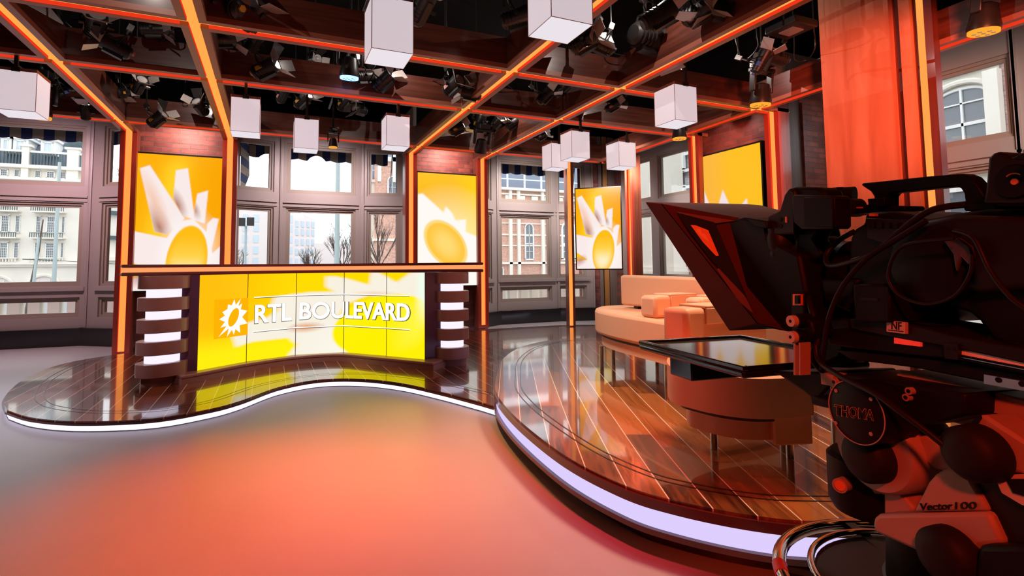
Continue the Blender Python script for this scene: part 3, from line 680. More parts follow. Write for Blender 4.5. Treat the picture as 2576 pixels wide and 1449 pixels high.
for i in range(5):
    a, b = Vector((*PB[i], 0)), Vector((*PB[i + 1], 0)); t = (b - a).normalized(); a2, b2 = a + t * .004, b - t * .004
    screen_mesh('screen_panel', (a2.x, a2.y, 1.113), tuple(b2 - a2), (0, 0, -.948), 70, 100, pic_desk, tot[i] / tot[5], tot[i + 1] / tot[5], 0, 1, M['picd'], desk)
PV = [Vector((*p, 0)) for p in PB]
shell(PV, .012, .22, .13, 1.115).build('desk_body', M['deskd'], desk)
ext = [PV[0] + Vector((-.17, -.12, 0))] + PV + [PV[-1] + Vector((.12, -.14, 0))]
sp_ = spline(ext, 8, False)
shell(sp_, -.13, .25, .135, .165).build('plinth_ledge', M['desk'], desk, bevel=.008)
shell(sp_, -.12, .25, .08, .137).build('plinth', M['desk'], desk)
def stadium(c, L, R, rot, n=12):
    out = []
    for k in range(n + 1): a = -PI / 2 + PI * k / n; out.append((L / 2 + R * math.cos(a), R * math.sin(a)))
    for k in range(n + 1): a = PI / 2 + PI * k / n; out.append((-L / 2 + R * math.cos(a), R * math.sin(a)))
    cs, sn = math.cos(rot), math.sin(rot); return [(c[0] + x * cs - y * sn, c[1] + x * sn + y * cs) for x, y in out]
for side, (c, rot) in enumerate((((-.955, 5.83), .35), ((1.895, 5.50), -.15))):
    for k in range(5):
        z0 = .16 + k * .207
        MB().plan(stadium(c, .09 if side == 0 else .04, .175, rot), z0, min(z0 + .125, 1.118)).build('column_band', M['desk'], desk, smooth=30, bevel=.004)
        if k < 4: MB().plan(stadium(c, .07 if side == 0 else .04, .115, rot), z0 + .125, z0 + .207).build('glow_band', M['lum'], desk, smooth=30)
    MB().plan(stadium(c, .15, .10, rot), .08, .16).build('column_foot', M['desk'], desk, smooth=30)
    e = PV[0] if side == 0 else PV[-1]
    dv = (Vector((*c, 0)) - e).normalized(); q = Vector((-dv.y, dv.x, 0)) * (.02 if side == 0 else -.02)
    a = e; b = Vector((*c, 0)) - dv * .04
    MB().plan([(a.x, a.y), (b.x, b.y), (b.x + abs(q.x) * 5, b.y + .1), (a.x, a.y + .14)], .13, 1.115).build('side_cheek', M['deskd'], desk)

# raised lettering and emblem follow the panels
def on_panels(s, z, d):
    s = max(0, min(s, tot[5] - 1e-4)); i = max(k for k in range(5) if tot[k] <= s)
    a, b = PV[i], PV[i + 1]; t = (b - a).normalized(); n = Vector((t.y, -t.x, 0)); p = a + t * (s - tot[i]) + n * d
    return Vector((p.x, p.y, z))
def text_mesh(txt, size, ext_, off=0.0):
    cu = bpy.data.curves.new('t', 'FONT'); cu.body = txt; cu.size = size; cu.extrude = ext_; cu.offset = off; cu.resolution_u = 4
    o = bpy.data.objects.new('t', cu); COL.objects.link(o); dg = bpy.context.evaluated_depsgraph_get(); dg.update()
    me = bpy.data.meshes.new_from_object(o.evaluated_get(dg)); bpy.data.objects.remove(o); return me
def s_at(px):      # distance along the panels where the plan ray of a picture column meets them
    d = ray(px, 780)
    for i in range(5):
        a, b = PV[i], PV[i + 1]; e = b - a; den = d.x * (-e.y) + e.x * d.y
        t = (a.x * (-e.y) + e.x * a.y) / den; k = (d.x * a.y - d.y * a.x) / den
        if -1e-6 <= k <= 1.000001: return tot[i] + k * e.length
    return 0
def letters(txt, s0, s1, z0, z1, off=.020, d=.010, mat='letter', nm='lettering'):
    m0_ = text_mesh(txt, 1, .5, 0); co = np.array([v.co[:] for v in m0_.vertices]); mn, mxx = co.min(0), co.max(0); bpy.data.meshes.remove(m0_); me = text_mesh(txt, 1, .5, off)
    for v in me.vertices:
        s = s0 + (s1 - s0) * (v.co.x - mn[0]) / (mxx[0] - mn[0]); z = z0 + (z1 - z0) * (v.co.y - mn[1]) / (mxx[1] - mn[1])
        v.co = on_panels(s, z, .004 + (d if v.co.z > 0 else 0))
    me.materials.append(M[mat]); o = bpy.data.objects.new(nm, me); COL.objects.link(o); put(o, desk); return o
zl0, zl1 = .575, .765
for t_, p0_, p1_ in (('RTL', 641, 731), ('BOULEVARD', 755, 1032)):
    letters(t_, s_at(p0_), s_at(p1_), zl0, zl1, .020, .022); letters(t_, s_at(p0_ + .5), s_at(p1_ + .5), zl0 - .004, zl1 - .004, .036, .012, 'letterd', 'letter_edge_shadow')  # wider dark backing letters, set lower, draw a shadow edge
for zz in (.855, .480):
    sa, sb = s_at(638), s_at(1032); P = [on_panels(sa + (sb - sa) * k / 60, zz, .012) for k in range(61)]
    MB().tube(P, .005, 6).build('letter_rule', M['letter'], desk); MB().tube([p - Vector((0, 0, .008)) for p in P], .003, 5).build('letter_rule_shadow_gap', M['thin'], desk)
s0, s1 = s_at(539), s_at(621); zc = .655; hh = .20; sc_ = (s0 + s1) / 2; hw_ = (s1 - s0) / 2
MB().add([on_panels(s0, zc - hh, .022), on_panels(s1, zc - hh, .022), on_panels(s1, zc + hh, .022), on_panels(s0, zc + hh, .022), on_panels(s0, zc - hh, .002), on_panels(s1, zc - hh, .002), on_panels(s1, zc + hh, .002), on_panels(s0, zc + hh, .002)],
         [(0, 1, 2, 3), (0, 4, 5, 1), (1, 5, 6, 2), (2, 6, 7, 3), (3, 7, 4, 0)]).build('emblem_plate', em('emblem_orange', lin((255, 180, 6)), 1.0), desk)
def sun_pt(x, y, d): return on_panels(sc_ + hw_ * x, zc + hh * y, d)
rays_ = [(.94, .30, .10), (.60, .72, .09), (.52, 1.0, .08), (.10, .98, .08), (-.28, .72, .08), (-.60, .35, .1), (-.78, -.02, .1), (-.70, -.45, .1), (-.80, -.92, .1), (-.30, -.98, .09), (.12, -.90, .09), (.52, -.85, .10), (.98, -.38, .12)]
pts = []
cxs, cys = .08, .02
for i, (x, y, wd) in enumerate(rays_):
    a = math.atan2(y - cys, x - cxs); nx = rays_[(i + 1) % len(rays_)]; a2 = math.atan2(nx[1] - cys, nx[0] - cxs)
    if a2 < a: a2 += 2 * PI
    am = (a + a2) / 2; pts.append((x, y)); pts.append((cxs + .54 * math.cos(am), cys + .66 * math.sin(am)))
vs = [sun_pt(cxs, cys, .024)] + [sun_pt(x, y, .024) for x, y in pts]
MB().add(vs, [(0, 1 + k, 1 + (k + 1) % len(pts)) for k in range(len(pts))]).build('emblem_sun', em('emblem_white', (1, 1, .97), 1.0), desk, smooth=0)
vs = [sun_pt(cxs, cys, .026)] + [sun_pt(cxs + .34 * math.cos(t) * .9 + .12 * math.sin(t), cys + .47 * math.sin(t) + .06 * math.cos(t), .026) for t in [2 * PI * k / 32 for k in range(32)]]
MB().add(vs, [(0, 1 + k, 1 + (k + 1) % 32) for k in range(32)]).build('emblem_disc', bpy.data.materials['emblem_orange'], desk, smooth=0)

# ================================================================ TAN SEATS
def seat_leg(x, y, z1, par, r=.019):
    MB().cyl((x, y, PLZ), (x, y, z1), r, seg=14).build('leg', M['silver'], par)
sofa = root('curved_sofa', (3.2, 3.4, PLZ), 'long tan leather sofa with a straight low back, beyond the camera hood', 'sofa')
so = spline([(2.66, 3.2), (2.70, 3.7), (2.84, 4.08), (3.12, 4.30), (3.45, 4.22), (3.60, 3.9), (3.62, 3.3), (3.58, 2.7), (3.50, 2.55), (2.9, 2.5), (2.66, 2.62)], 8)
MB().plan(so, .555, .775).build('seat', M['leather'], sofa, smooth=50, bevel=.035)
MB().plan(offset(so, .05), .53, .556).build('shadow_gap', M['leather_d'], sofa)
MB().plan(offset(so, .06), .445, .532).build('seat_base', M['leather'], sofa, smooth=50, bevel=.012)
for x, y in ((2.79, 3.92), (3.0, 4.03), (2.86, 3.17), (3.45, 3.95), (3.45, 2.75)): seat_leg(x, y, .45, sofa)
MB().prism([(3.10, 4.03, .80), (3.10, 4.03, 1.085), (3.23, 2.52, 1.07), (3.23, 2.52, .80)], (.15, .012, 0)).build('backrest', M['leather'], sofa, smooth=50, bevel=.022)
for y in (3.88, 2.8): MB().box(3.16, 3.20, y - .03, y + .03, .77, .81).build('backrest_bracket', M['black_metal'], sofa)
def arm(par, x0, x1, y0, y1, z0, z1, pad=(.35, .98)):
    MB().box(x0, x1, y0, y1, z0, z1).build('armrest', M['leather'], par, smooth=50, bevel=.028)
    w_ = x1 - x0; p = MB(); a, b = x0 + w_ * pad[0], x0 + w_ * pad[1]
    p.box(a, b, y0 - .008, y1 + .008, z1 - .004, z1 + .012); p.box(a, b, y0 - .010, y0 + .002, z1 - .085, z1); p.box(a, b, y1 - .002, y1 + .010, z1 - .085, z1)
    p.build('armrest_cover', M['leather'], par, bevel=.005)
arm(sofa, 2.70, 3.12, 3.09, 3.27, .775, .945)
arm(sofa, 2.70, 3.12, 2.64, 2.80, .775, .955, (.3, .98))
ch = root('curved_armchair', (2.3, 1.9, PLZ), 'tan leather armchair with rounded end on two steel legs, below the teleprompter tray', 'armchair')
co = spline([(1.80, 1.98), (1.79, 1.80), (1.84, 1.67), (1.93, 1.585), (2.06, 1.54), (2.17, 1.53), (2.215, 1.55), (2.45, 1.74), (2.68, 1.93), (2.66, 2.12), (2.45, 2.22), (2.05, 2.20)], 8)
MB().plan(co, .53, .70).build('seat', M['leather'], ch, smooth=50, bevel=.022)
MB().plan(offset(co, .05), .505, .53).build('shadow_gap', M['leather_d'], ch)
MB().plan(offset(co, .085), .415, .505).build('seat_base', M['leather'], ch, smooth=50, bevel=.01)
MB().prism([(2.025, 1.60, .40), (2.195, 1.545, .40), (2.36, 1.70, .40), (2.15, 1.80, .40)], (0, 0, .125)).build('arm_block', M['leather'], ch, bevel=.008)
for x, y in ((2.117, 2.018), (2.359, 1.78), (2.6, 2.0), (2.55, 1.68)): seat_leg(x, y, .42, ch, .018)
arm(ch, 2.0, 2.6, 2.06, 2.24, .69, .955, (.22, .98))

# ================================================================ PENDANT LAMPS
def pendant(px, py, label, w_=.275, h=.385, zb=2.6, mount='arm', d_=None):
    """px,py: picture place of the near bottom corner used only to find its floor position"""
    p = at_z(px, py, zb); x0, y0 = p.x, p.y; d_ = d_ or w_
    r = root('cube_pendant', (x0 + w_ / 2, y0 + d_ / 2, zb), label, 'pendant lamp', 'opal cube pendants')
    mb = MB(); x1, y1, zt = x0 + w_, y0 + d_, zb + h; rim = .028; t = .006
    for (a, b, c, d) in ((x0, x1, y0, y0 + t), (x0, x1, y1 - t, y1), (x0, x0 + t, y0 + t, y1 - t), (x1 - t, x1, y0 + t, y1 - t)):
        mb.box(a, b, c, d, zb + .004, zt - rim)
    mb.box(x0 + t, x1 - t, y0 + t, y1 - t, zt - rim - .01, zt - rim)
    mb.build('opal_shade', M['pend'], r)
    MB().box(x0 + .002, x1 - .002, y0 + .002, y1 - .002, zb, zb + .004).build('diffuser', M['pendb'], r)
    mb = MB()
    for (a, b, c, d) in ((x0, x1, y0, y0 + t), (x0, x1, y1 - t, y1), (x0, x0 + t, y0 + t, y1 - t), (x1 - t, x1, y0 + t, y1 - t)): mb.box(a, b, c, d, zt - rim, zt)
    mb.build('rim', M['pend_top'], r)
    mb = MB()
    for a in (x0, x1):
        for b in (y0, y1): mb.cyl((a, b, zb), (a, b, zt), .0028, seg=6)
    for zz in (zb + .001,):
        mb.tube([(x0, y0, zz), (x1, y0, zz), (x1, y1, zz), (x0, y1, zz)], .0026, 6, closed=True)
    mb.build('edge_beading', M['pend_edge'], r)
    cx_ = (x0 + x1) / 2
    mb = MB(); mb.box(cx_ - .014, cx_ + .014, y0 - .012, y0 + .012, zt - .03, 4.3); mb.box(cx_ - .03, cx_ + .03, y0 - .015, y0 + .015, zt - .035, zt + .005)
    mb.cyl((cx_ - .03, y0, 3.56), (cx_ + .03, y0, 3.56), .032); mb.box(cx_ - .01, cx_ + .01, y0, y1, zt - .012, zt - .006)
    mb.build('hanger', M['fitting'], r)
    return r
pendant(935, 120, 'big white cube pendant hanging nearest above the desk centre')
pendant(1387, 41, 'white cube pendant cut by the top edge of the picture, nearest the camera', .28)
pendant(1699, 300.5, 'white cube pendant hanging left of the red wooden column', .285)
pendant(579, 328, 'white cube pendant hanging at the top of the post left of the wide window', .278)
pendant(740, 371, 'white cube pendant hanging in front of the middle of the wide window', .275)
pendant(971.5, 364.6, 'white cube pendant hanging left of the post beside the golden disc screen', .28)
pendant(1388, 420.5, 'farther and lower of the two overlapping cube pendants', .275)
pendant(1439, 395, 'nearer of the two overlapping cube pendants, with a red rim', .28)
pendant(1558, 417, 'white cube pendant above the right edge of the standing screen', .30)
p = at_z(50, 282, 2.6); pendant(-20, 272, 'white cube pendant cut by the left edge of the picture', .30)

# ================================================================ PIPES AND STAGE LIGHTS
def pipe(a, b, label, r_=.022, m='black_metal'):
    o = MB().cyl(a, b, r_, seg=10).build('lighting_pipe', M[m]); tag(o, label, 'pipe', 'lighting pipes above the grid'); return o
pipe((-5.5, 5.1, 3.6), (6.0, 5.1, 3.6), 'long black lighting pipe above the second ceiling bay')
pipe((-5.5, 6.9, 3.6), (6.9, 6.9, 3.6), 'long black lighting pipe above the farthest ceiling bay')
pipe((-5.5, 3.1, 3.62), (3.9, 3.1, 3.62), 'long black lighting pipe above the nearest ceiling bay')
pipe((4.55, -1, 3.68), (4.55, 8.2, 3.68), 'black lighting pipe running to the corner above the tan sofa')
pipe((-2.9, 2.0, 3.68), (-2.9, 8.6, 3.68), 'black lighting pipe running towards the left window')
pipe((.8, 1.5, 3.68), (.8, 8.2, 3.68), 'black lighting pipe running above the desk')
def fresnel(loc, rz, tilt, label, lens='lens', s=1.0, open_=.6, stick=None, dark=False):
    """studio spotlight with barn doors; built pointing along local -Y, then turned"""
    r = root('studio_spotlight', (0, 0, 0), label, 'spotlight', 'studio spotlights in the ceiling')
    k = s
    mb = MB(); mb.lathe((0, .16 * k, 0), (0, -1, 0), [(0, .05 * k), (.02 * k, .075 * k), (.18 * k, .085 * k), (.26 * k, .092 * k), (.30 * k, .092 * k)], 18)
    for q in range(5): mb.lathe((0, (.12 - q * .035) * k, 0), (0, -1, 0), [(0, .088 * k), (.012 * k, .088 * k)], 18)
    mb.box(-.03 * k, .03 * k, -.10 * k, .10 * k, -.115 * k, -.07 * k)
    mb.build('housing', M['fitting'], r)
    MB().lathe((0, -.141 * k, 0), (0, -1, 0), [(0, .07 * k), (.006 * k, .055 * k), (.012 * k, .03 * k)], 18).build('lens', M[lens], r)
    for q in range(4):
        a = q * PI / 2; w1, w2, L = .075 * k, (.105 if q % 2 else .07) * k, .15 * k
        u = Vector((math.cos(a), 0, math.sin(a))); v = Vector((-math.sin(a), 0, math.cos(a))); o = u * .088 * k + Vector((0, -.145 * k, 0))
        e = (u * math.sin(open_) + Vector((0, -1, 0)) * math.cos(open_)) * L
        pts_ = [o - v * w1, o + v * w1, o + e + v * w2, o + e - v * w2]; n_ = (pts_[1] - pts_[0]).cross(pts_[2] - pts_[1]).normalized() * .003
        m_ = MB(); m_.prism(pts_, n_); m_.build('barn_door', M['fitting' if (dark or q == 1) else 'flap'], r, smooth=0)
    mb = MB(); mb.tube([(-.115 * k, 0, 0), (-.115 * k, .02 * k, .09 * k), (-.06 * k, .03 * k, .17 * k), (.06 * k, .03 * k, .17 * k), (.115 * k, .02 * k, .09 * k), (.115 * k, 0, 0)], .009 * k, 6)
    mb.cyl((-.13 * k, 0, 0), (-.09 * k, 0, 0), .02 * k, seg=8); mb.cyl((.09 * k, 0, 0), (.15 * k, 0, 0), .022 * k, seg=8)
    mb.build('yoke', M['black_metal'], r)
    MB().cyl((0, .03 * k, .17 * k), (0, .03 * k, .30 * k), .012 * k, seg=8).box(-.025 * k, .025 * k, 0, .06 * k, .25 * k, .33 * k).build('clamp', M['silver' if random.random() < .35 else 'black_metal'], r)
    if stick:
        MB().box(-.0905 * k, -.0875 * k, .0, .08 * k, -.03 * k, .02 * k).build('sticker', M[stick], r); MB().cyl((0, .16 * k, .02 * k), (0, .185 * k, .02 * k), .03 * k, seg=6).build('connector', M[stick], r)
    MW = Matrix.Translation(Vector(loc)) @ Matrix.Rotation(rz, 4, 'Z') @ Matrix.Rotation(tilt, 4, 'X'); r.matrix_world = MW
    tp_ = MW @ Vector((0, .03 * k, .29 * k)); h_ = MB().cyl(tp_, (tp_.x, tp_.y, 4.3), .009, seg=6).build('drop_rod', M['black_metal'], None); h_.parent = r; h_.matrix_parent_inverse = MW.inverted()
    return r
def mover(loc, label, lens='lamp_amber', s=1.0, tilt=.15, rz=0):
    r = root('moving_head_light', (0, 0, 0), label, 'moving light', 'moving head lights')
    MB().lathe((0, 0, .02 * s), (0, 0, -1), [(0, .05 * s), (.02 * s, .085 * s), (.13 * s, .10 * s), (.20 * s, .115 * s), (.23 * s, .112 * s)], 24).build('lamp_head', M['fitting'], r)
    mb = MB(); mb.lathe((0, 0, -.205 * s), (0, 0, -1), [(0, .106 * s), (.027 * s, .106 * s)], 24)
    mb.build('lens_array', M[lens], r)
    mb = MB()
    for q in range(6):
        a = q * PI / 3; mb.cyl((.06 * s * math.cos(a), .06 * s * math.sin(a), -.2325 * s), (.06 * s * math.cos(a), .06 * s * math.sin(a), -.236 * s), .016 * s, seg=10)
    mb.cyl((0, 0, -.2325 * s), (0, 0, -.236 * s), .016 * s, seg=10); mb.build('lens_cell', M['silver'], r)
    mb = MB(); mb.box(-.15 * s, -.118 * s, -.04 * s, .04 * s, -.08 * s, .17 * s); mb.box(.118 * s, .15 * s, -.04 * s, .04 * s, -.08 * s, .17 * s); mb.box(-.15 * s, .15 * s, -.06 * s, .06 * s, .14 * s, .19 * s)
    mb.build('yoke', M['fitting'], r, bevel=.01)
    MB().box(-.10 * s, .10 * s, -.09 * s, .09 * s, .20 * s, .29 * s).cyl((0, 0, .18 * s), (0, 0, .34 * s), .03 * s).build('base_box', M['fitting'], r, bevel=.01)
    MW = Matrix.Translation(Vector(loc)) @ Matrix.Rotation(rz, 4, 'Z') @ Matrix.Rotation(tilt, 4, 'X'); r.matrix_world = MW
    tp_ = MW @ Vector((0, 0, .30 * s)); h_ = MB().cyl(tp_, (tp_.x, tp_.y, 4.3), .014, seg=8).build('drop_rod', M['black_metal'], None); h_.parent = r; h_.matrix_parent_inverse = MW.inverted()
    return r
D = math.radians
FX = [  # px, py, z, turn, tilt, scale, lens, label, sticker
    (240, 62, 3.30, 20, -25, .95, 'lens', 'spotlight with grey flaps in the bay at top left, first from the corner', 'pinklens'),
    (292, 118, 3.18, -70, -20, .85, 'lens', 'spotlight with a white-edged open flap in the bay at top left', 'pinklens'),
    (175, 95, 3.34, 150, -30, .85, 'lens', 'spotlight seen from behind with cable loop in the bay at top left', 'pinklens'),
    (383, 75, 3.40, 90, -10, .7, 'lens', 'small grey panel lamp right in the top left bay', None),
    (575, 22, 3.26, -140, -20, 1.05, 'lens', 'boxy spotlight with yellow sticker at the top beside the second beam', 'yellow'),
    (640, 40, 3.24, 40, -35, 1.0, 'lens', 'spotlight with wide silver flaps at the top beside the second beam', None),
    (560, 98, 3.36, 100, -15, .8, 'lens', 'grey spotlight under the beam, left in the bay over the desk', None),
    (640, 105, 3.40, 30, -35, .8, 'lamp_on', 'lit spotlight half behind the beam over the desk', None),
    (668, 172, 3.16, 60, -22, .95, 'lamp_on', 'glaring lit spotlight hanging lowest over the desk', 'yellow'),
    (790, 150, 3.50, 30, 10, .6, 'lens', 'dark thin spotlight in the bay over the desk', None),
    (350, 215, 3.30, 30, -30, .8, 'lens', 'spotlight with a bright open flap above the leftmost tall screen', 'yellow'),
    (305, 232, 3.36, 160, -20, .7, 'lens', 'spotlight seen end-on above the leftmost tall screen', 'yellow'),
    (395, 300, 3.02, 60, -35, .85, 'lens', 'dark spotlight hanging down in front of the brick over the leftmost screen', 'yellow'),
    (505, 270, 3.22, -30, -30, .8, 'lens', 'spotlight with an orange-lit flap beside the second beam', 'bluebit'),
    (215, 282, 3.10, 0, -70, .7, 'lamp_on', 'small lit spotlight glowing above the left window', None),
    (170, 232, 3.40, 120, -30, .8, 'lens', 'cluttered dark spotlight above the left window', 'bluebit'),
    (712, 238, 3.44, 30, -45, .8, 'lamp_on', 'lit spotlight, upper of the pair above the wide window', 'pinklens'),
    (762, 252, 3.36, 40, -30, .9, 'lamp_on', 'lit spotlight with a yellow sticker above the wide window', 'yellow'),
    (868, 258, 3.38, 30, -30, .9, 'lamp_on', 'lit spotlight right of the yellow-stickered one above the wide window', 'yellow'),
    (905, 275, 3.40, -60, 0, .8, 'lens', 'grey-flapped spotlight left of the third far pendant', None),
    (965, 205, 3.26, 50, -35, .95, 'lamp_on', 'spotlight with a bright lens just below the big pendant', None),
    (915, 192, 3.30, 110, -15, .8, 'lens', 'dark boxy spotlight just below the big pendant', None),
    (1140, 215, 3.20, 20, -20, .95, 'lens', 'dark spotlight with cream flap left of the third beam crossing', 'pinklens'),
    (1185, 235, 3.16, -110, -12, .85, 'lens', 'grey boxed lamp beside the third beam crossing', 'pinklens'),
    (1060, 20, 3.28, 20, -40, 1.0, 'lens', 'spotlight with black flap cut by the top edge right of the big pendant', None),
    (1300, 45, 3.32, 60, -15, .95, 'lens', 'spotlight with pale flap at the top left of the nearest pendant', None),
    (1370, 242, 3.22, 60, -45, .75, 'lens', 'lower of two bright-rimmed spotlights in the middle bay', None),
    (1412, 222, 3.34, 60, -45, .8, 'lens', 'upper of two bright-rimmed spotlights in the middle bay', None),
    (1150, 325, 3.12, 70, -30, .8, 'lamp_on', 'small lit spotlight left above the golden disc screen', 'yellow'),
    (1207, 305, 3.34, 10, -50, .95, 'lamp_on', 'bright-mouthed spotlight above the golden disc screen', 'yellow'),
    (1243, 315, 3.30, 50, -45, .9, 'lens', 'round spotlight with open flaps above the golden disc screen', None),
    (1290, 312, 3.32, 60, -35, .8, 'lens', 'spotlight with shining flap rim at the fourth beam', None),
    (1472, 108, 3.24, 40, -20, .95, 'lens', 'spotlight with a beige flap under the nearest pendant', None),
    (1515, 115, 3.22, -100, -20, .8, 'lens', 'spotlight with a blue plug right of the nearest pendant', 'bluebit'),
    (1655, 40, 3.26, 60, -30, 1.0, 'lens', 'spotlight with shining flap at the top, right bay', None),
    (1760, 30, 3.30, 20, -10, 1.0, 'lens', 'spotlight with a square beige flap at the top, right bay', None),
    (1830, 30, 3.26, -120, -20, .95, 'pinklens', 'spotlight with orange lit controls at the top, right bay', 'pinklens'),
    (1632, 95, 3.36, 100, 0, 1.5, 'lens', 'large unlit soft light drum in the right bay', None),
    (1540, 268, 3.20, 60, -30, .65, 'lens', 'small spotlight with a bright flap right of the fourth beam', 'pinklens'),
    (1362, 342, 3.26, 60, -30, .65, 'lamp_on', 'small lit spotlight left of the overlapping pendants', 'pinklens'),
    (1690, 185, 3.46, 200, 0, .7, 'lens', 'dark spotlight tucked behind the pendant left of the column', 'pinklens'),
    (1915, 155, 3.26, 30, -60, .85, 'lens', 'spotlight with two bright flaps left of the red column', 'bluebit'),
    (1955, 145, 3.34, -110, -20, .8, 'pinklens', 'spotlight with a blue plug and orange control left of the red column', 'bluebit'),
]
for (px, py, z, rz, tl, s, ln, lb, st) in FX:
    fresnel(at_z(px, py, z), D(rz), D(tl), lb, ln, s * .92, .75, st)
for px, py, z, lb, s, ln, tl in ((1915, 215, 3.20, 'moving light with an amber ring left of the red column', 1.0, 'lamp_amber', .1), (2478, 15, 3.26, 'moving light with an amber lens at the top right corner', .95, 'lamp_amber', .1),
                        (100, 245, 3.14, 'moving light with a glowing amber lens beside the left-edge pendant', 1.05, 'lamp_amber', .05), (1212, 352, 3.05, 'black moving light hanging in front of the brick over the golden disc screen', .85, 'fitting', .35),
                        (1708, 316, 3.00, 'moving light showing its amber lens under the pendant left of the column', .8, 'lamp_amber', 0), (880, 148, 3.36, 'blue-lit wash light left of the big pendant', .9, 'lamp_blue', .15), (838, 350, 3.02, 'small black moving light in front of the wide window', .55, 'lamp_amber', 0)):
    mover(at_z(px, py, z), lb, ln, s, tl)
r = root('square_downlight', at_z(1990, 78, 3.45), 'square recessed downlight with pale lens near the red column', 'ceiling light')
c_ = at_z(1990, 78, 3.45); mb = MB()
mb.box(c_.x - .16, c_.x + .16, c_.y - .16, c_.y + .16, 3.45, 3.52).build('housing', M['fitting'], r, bevel=.01)
MB().box(c_.x - .075, c_.x + .075, c_.y - .075, c_.y + .075, 3.44, 3.452).build('lens', M['flapw'], r)
# drooping cables
CB = [((90, 40), (150, 110), (215, 90)), ((330, 120), (380, 118), (435, 75)), ((255, 212), (262, 260), (330, 262)), ((300, 270), (330, 300), (345, 345)), ((465, 255), (500, 290), (530, 300)),
      ((560, 140), (610, 180), (640, 205)), ((880, 205), (895, 235), (935, 222)), ((1000, 190), (1050, 205), (1120, 195)), ((1270, 205), (1310, 235), (1350, 240)), ((1440, 235), (1470, 265), (1445, 250)), ((1540, 130), (1600, 140), (1645, 120)), ((1820, 60), (1860, 60), (1900, 20)), ((1850, 95), (1870, 150), (1905, 120)), ((140, 190), (190, 265), (255, 245)), ((2000, 150), (2030, 150), (2050, 120))]
CLAB = ['at the far top left corner', 'beside the grey panel lamp', 'above the left window', 'above the leftmost tall screen', 'along the second beam, above the bricks', 'in the bay over the desk, left', 'under the big pendant', 'from the big pendant towards the third beam', 'in the middle bay',
        'beside the bright-rimmed spotlight pair', 'from the large soft light drum', 'at the top of the right bay', 'around the bright-flapped spotlight near the column', 'behind the left-edge pendant', 'beside the red column']
for k, c in enumerate(CB):
    Q = [at_z(x, y, 3.38) for x, y in c]; Q = [Vector((Q[0].x, Q[0].y, 4.3)), Vector((Q[0].x, Q[0].y, 3.6))] + Q + [Vector((Q[-1].x, Q[-1].y, 3.6)), Vector((Q[-1].x, Q[-1].y, 4.3))]
    o = MB().tube(spline([tuple(q) for q in Q], 8, False), .006, 6).build('drooping_cable', M['cable']); tag(o, 'thin black cable drooping ' + CLAB[k], 'cable', 'cables drooping among the spotlights')

# ================================================================ RED WOODEN COLUMN
r = root('wooden_column', (5.5, 3.0, 0), 'broad wooden column tinted by red light, with an amber light strip behind the camera', 'column')
MB().box(5.25, 5.95, 2.77, 3.41, .0, 4.25).build('column_body', M['column'], r)
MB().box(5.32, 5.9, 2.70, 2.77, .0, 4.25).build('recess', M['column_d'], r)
MB().box(5.27, 5.7, 2.615, 2.70, .0, 4.25).build('side_panel', M['column'], r)
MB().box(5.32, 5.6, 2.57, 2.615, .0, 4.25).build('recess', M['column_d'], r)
MB().box(5.285, 5.30, 2.50, 2.57, .0, 4.25).build('light_strip', M['ledpost'], r)
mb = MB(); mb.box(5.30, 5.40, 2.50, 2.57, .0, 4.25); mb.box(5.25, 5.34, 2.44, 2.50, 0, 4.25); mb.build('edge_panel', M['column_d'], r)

# ================================================================ OUTSIDE
MB().box(-80, 90, 10.9, 200, -1.2, -1.0).box(7.9, 60, -20, 10.9, -1.2, -1.0).build('street', M['asphalt'])['kind'] = 'structure'
def ext_window(par, c, w_, h, nx, nz, fm='white', arch=False, yaw=0, surround=None, pane='pane', name='window'):
    """window standing on a facade; c = centre of its bottom edge, facing -Y before turning by yaw"""
    T = Matrix.Translation(Vector(c)) @ Matrix.Rotation(yaw, 4, 'Z'); mb = MB(); t = w_ * .07
    mb.box(-w_ / 2, w_ / 2, -.02, .05, 0, h, 1, T=T)
    if arch: mb.prism([T @ Vector((w_ / 2 * math.cos(a), -.02, h + w_ / 2 * math.sin(a))) for a in [PI * k / 12 for k in range(13)]], T.to_3x3() @ Vector((0, .07, 0)), 1)
    mb.box(-w_ / 2 - t, -w_ / 2 + t, -.12, .02, 0, h, 0, T=T); mb.box(w_ / 2 - t, w_ / 2 + t, -.12, .02, 0, h, 0, T=T)
    mb.box(-w_ / 2 - t, w_ / 2 + t, -.12, .02, -t, t, 0, T=T)
    if not arch: mb.box(-w_ / 2 - t, w_ / 2 + t, -.12, .02, h - t, h + t, 0, T=T)
    else: mb.tube([T @ Vector((w_ / 2 * math.cos(a), -.06, h + w_ / 2 * math.sin(a))) for a in [PI * k / 14 for k in range(15)]], t, 6, 0)
    for k in range(1, nx): x = -w_ / 2 + w_ * k / nx; mb.box(x - t / 3, x + t / 3, -.07, 0, 0, h + (w_ * .35 if arch else 0), 0, T=T)
    for k in range(1, nz): z = h * k / nz; q = t * (1.0 if k == (nz * 2) // 3 and nz > 3 else .33); mb.box(-w_ / 2, w_ / 2, -.07, 0, z - q, z + q, 0, T=T)
    ms = [M[fm], M[pane]]
    if surround: mb.box(-w_ / 2 - 2.5 * t, w_ / 2 + 2.5 * t, -.2, 0, h + 1.5 * t, h + 4 * t, 2, T=T); mb.box(-w_ / 2 - 2 * t, w_ / 2 + 2 * t, -.2, 0, -3 * t, -t, 2, T=T); ms.append(M[surround])
    return mb.build(name, ms, par, smooth=0)
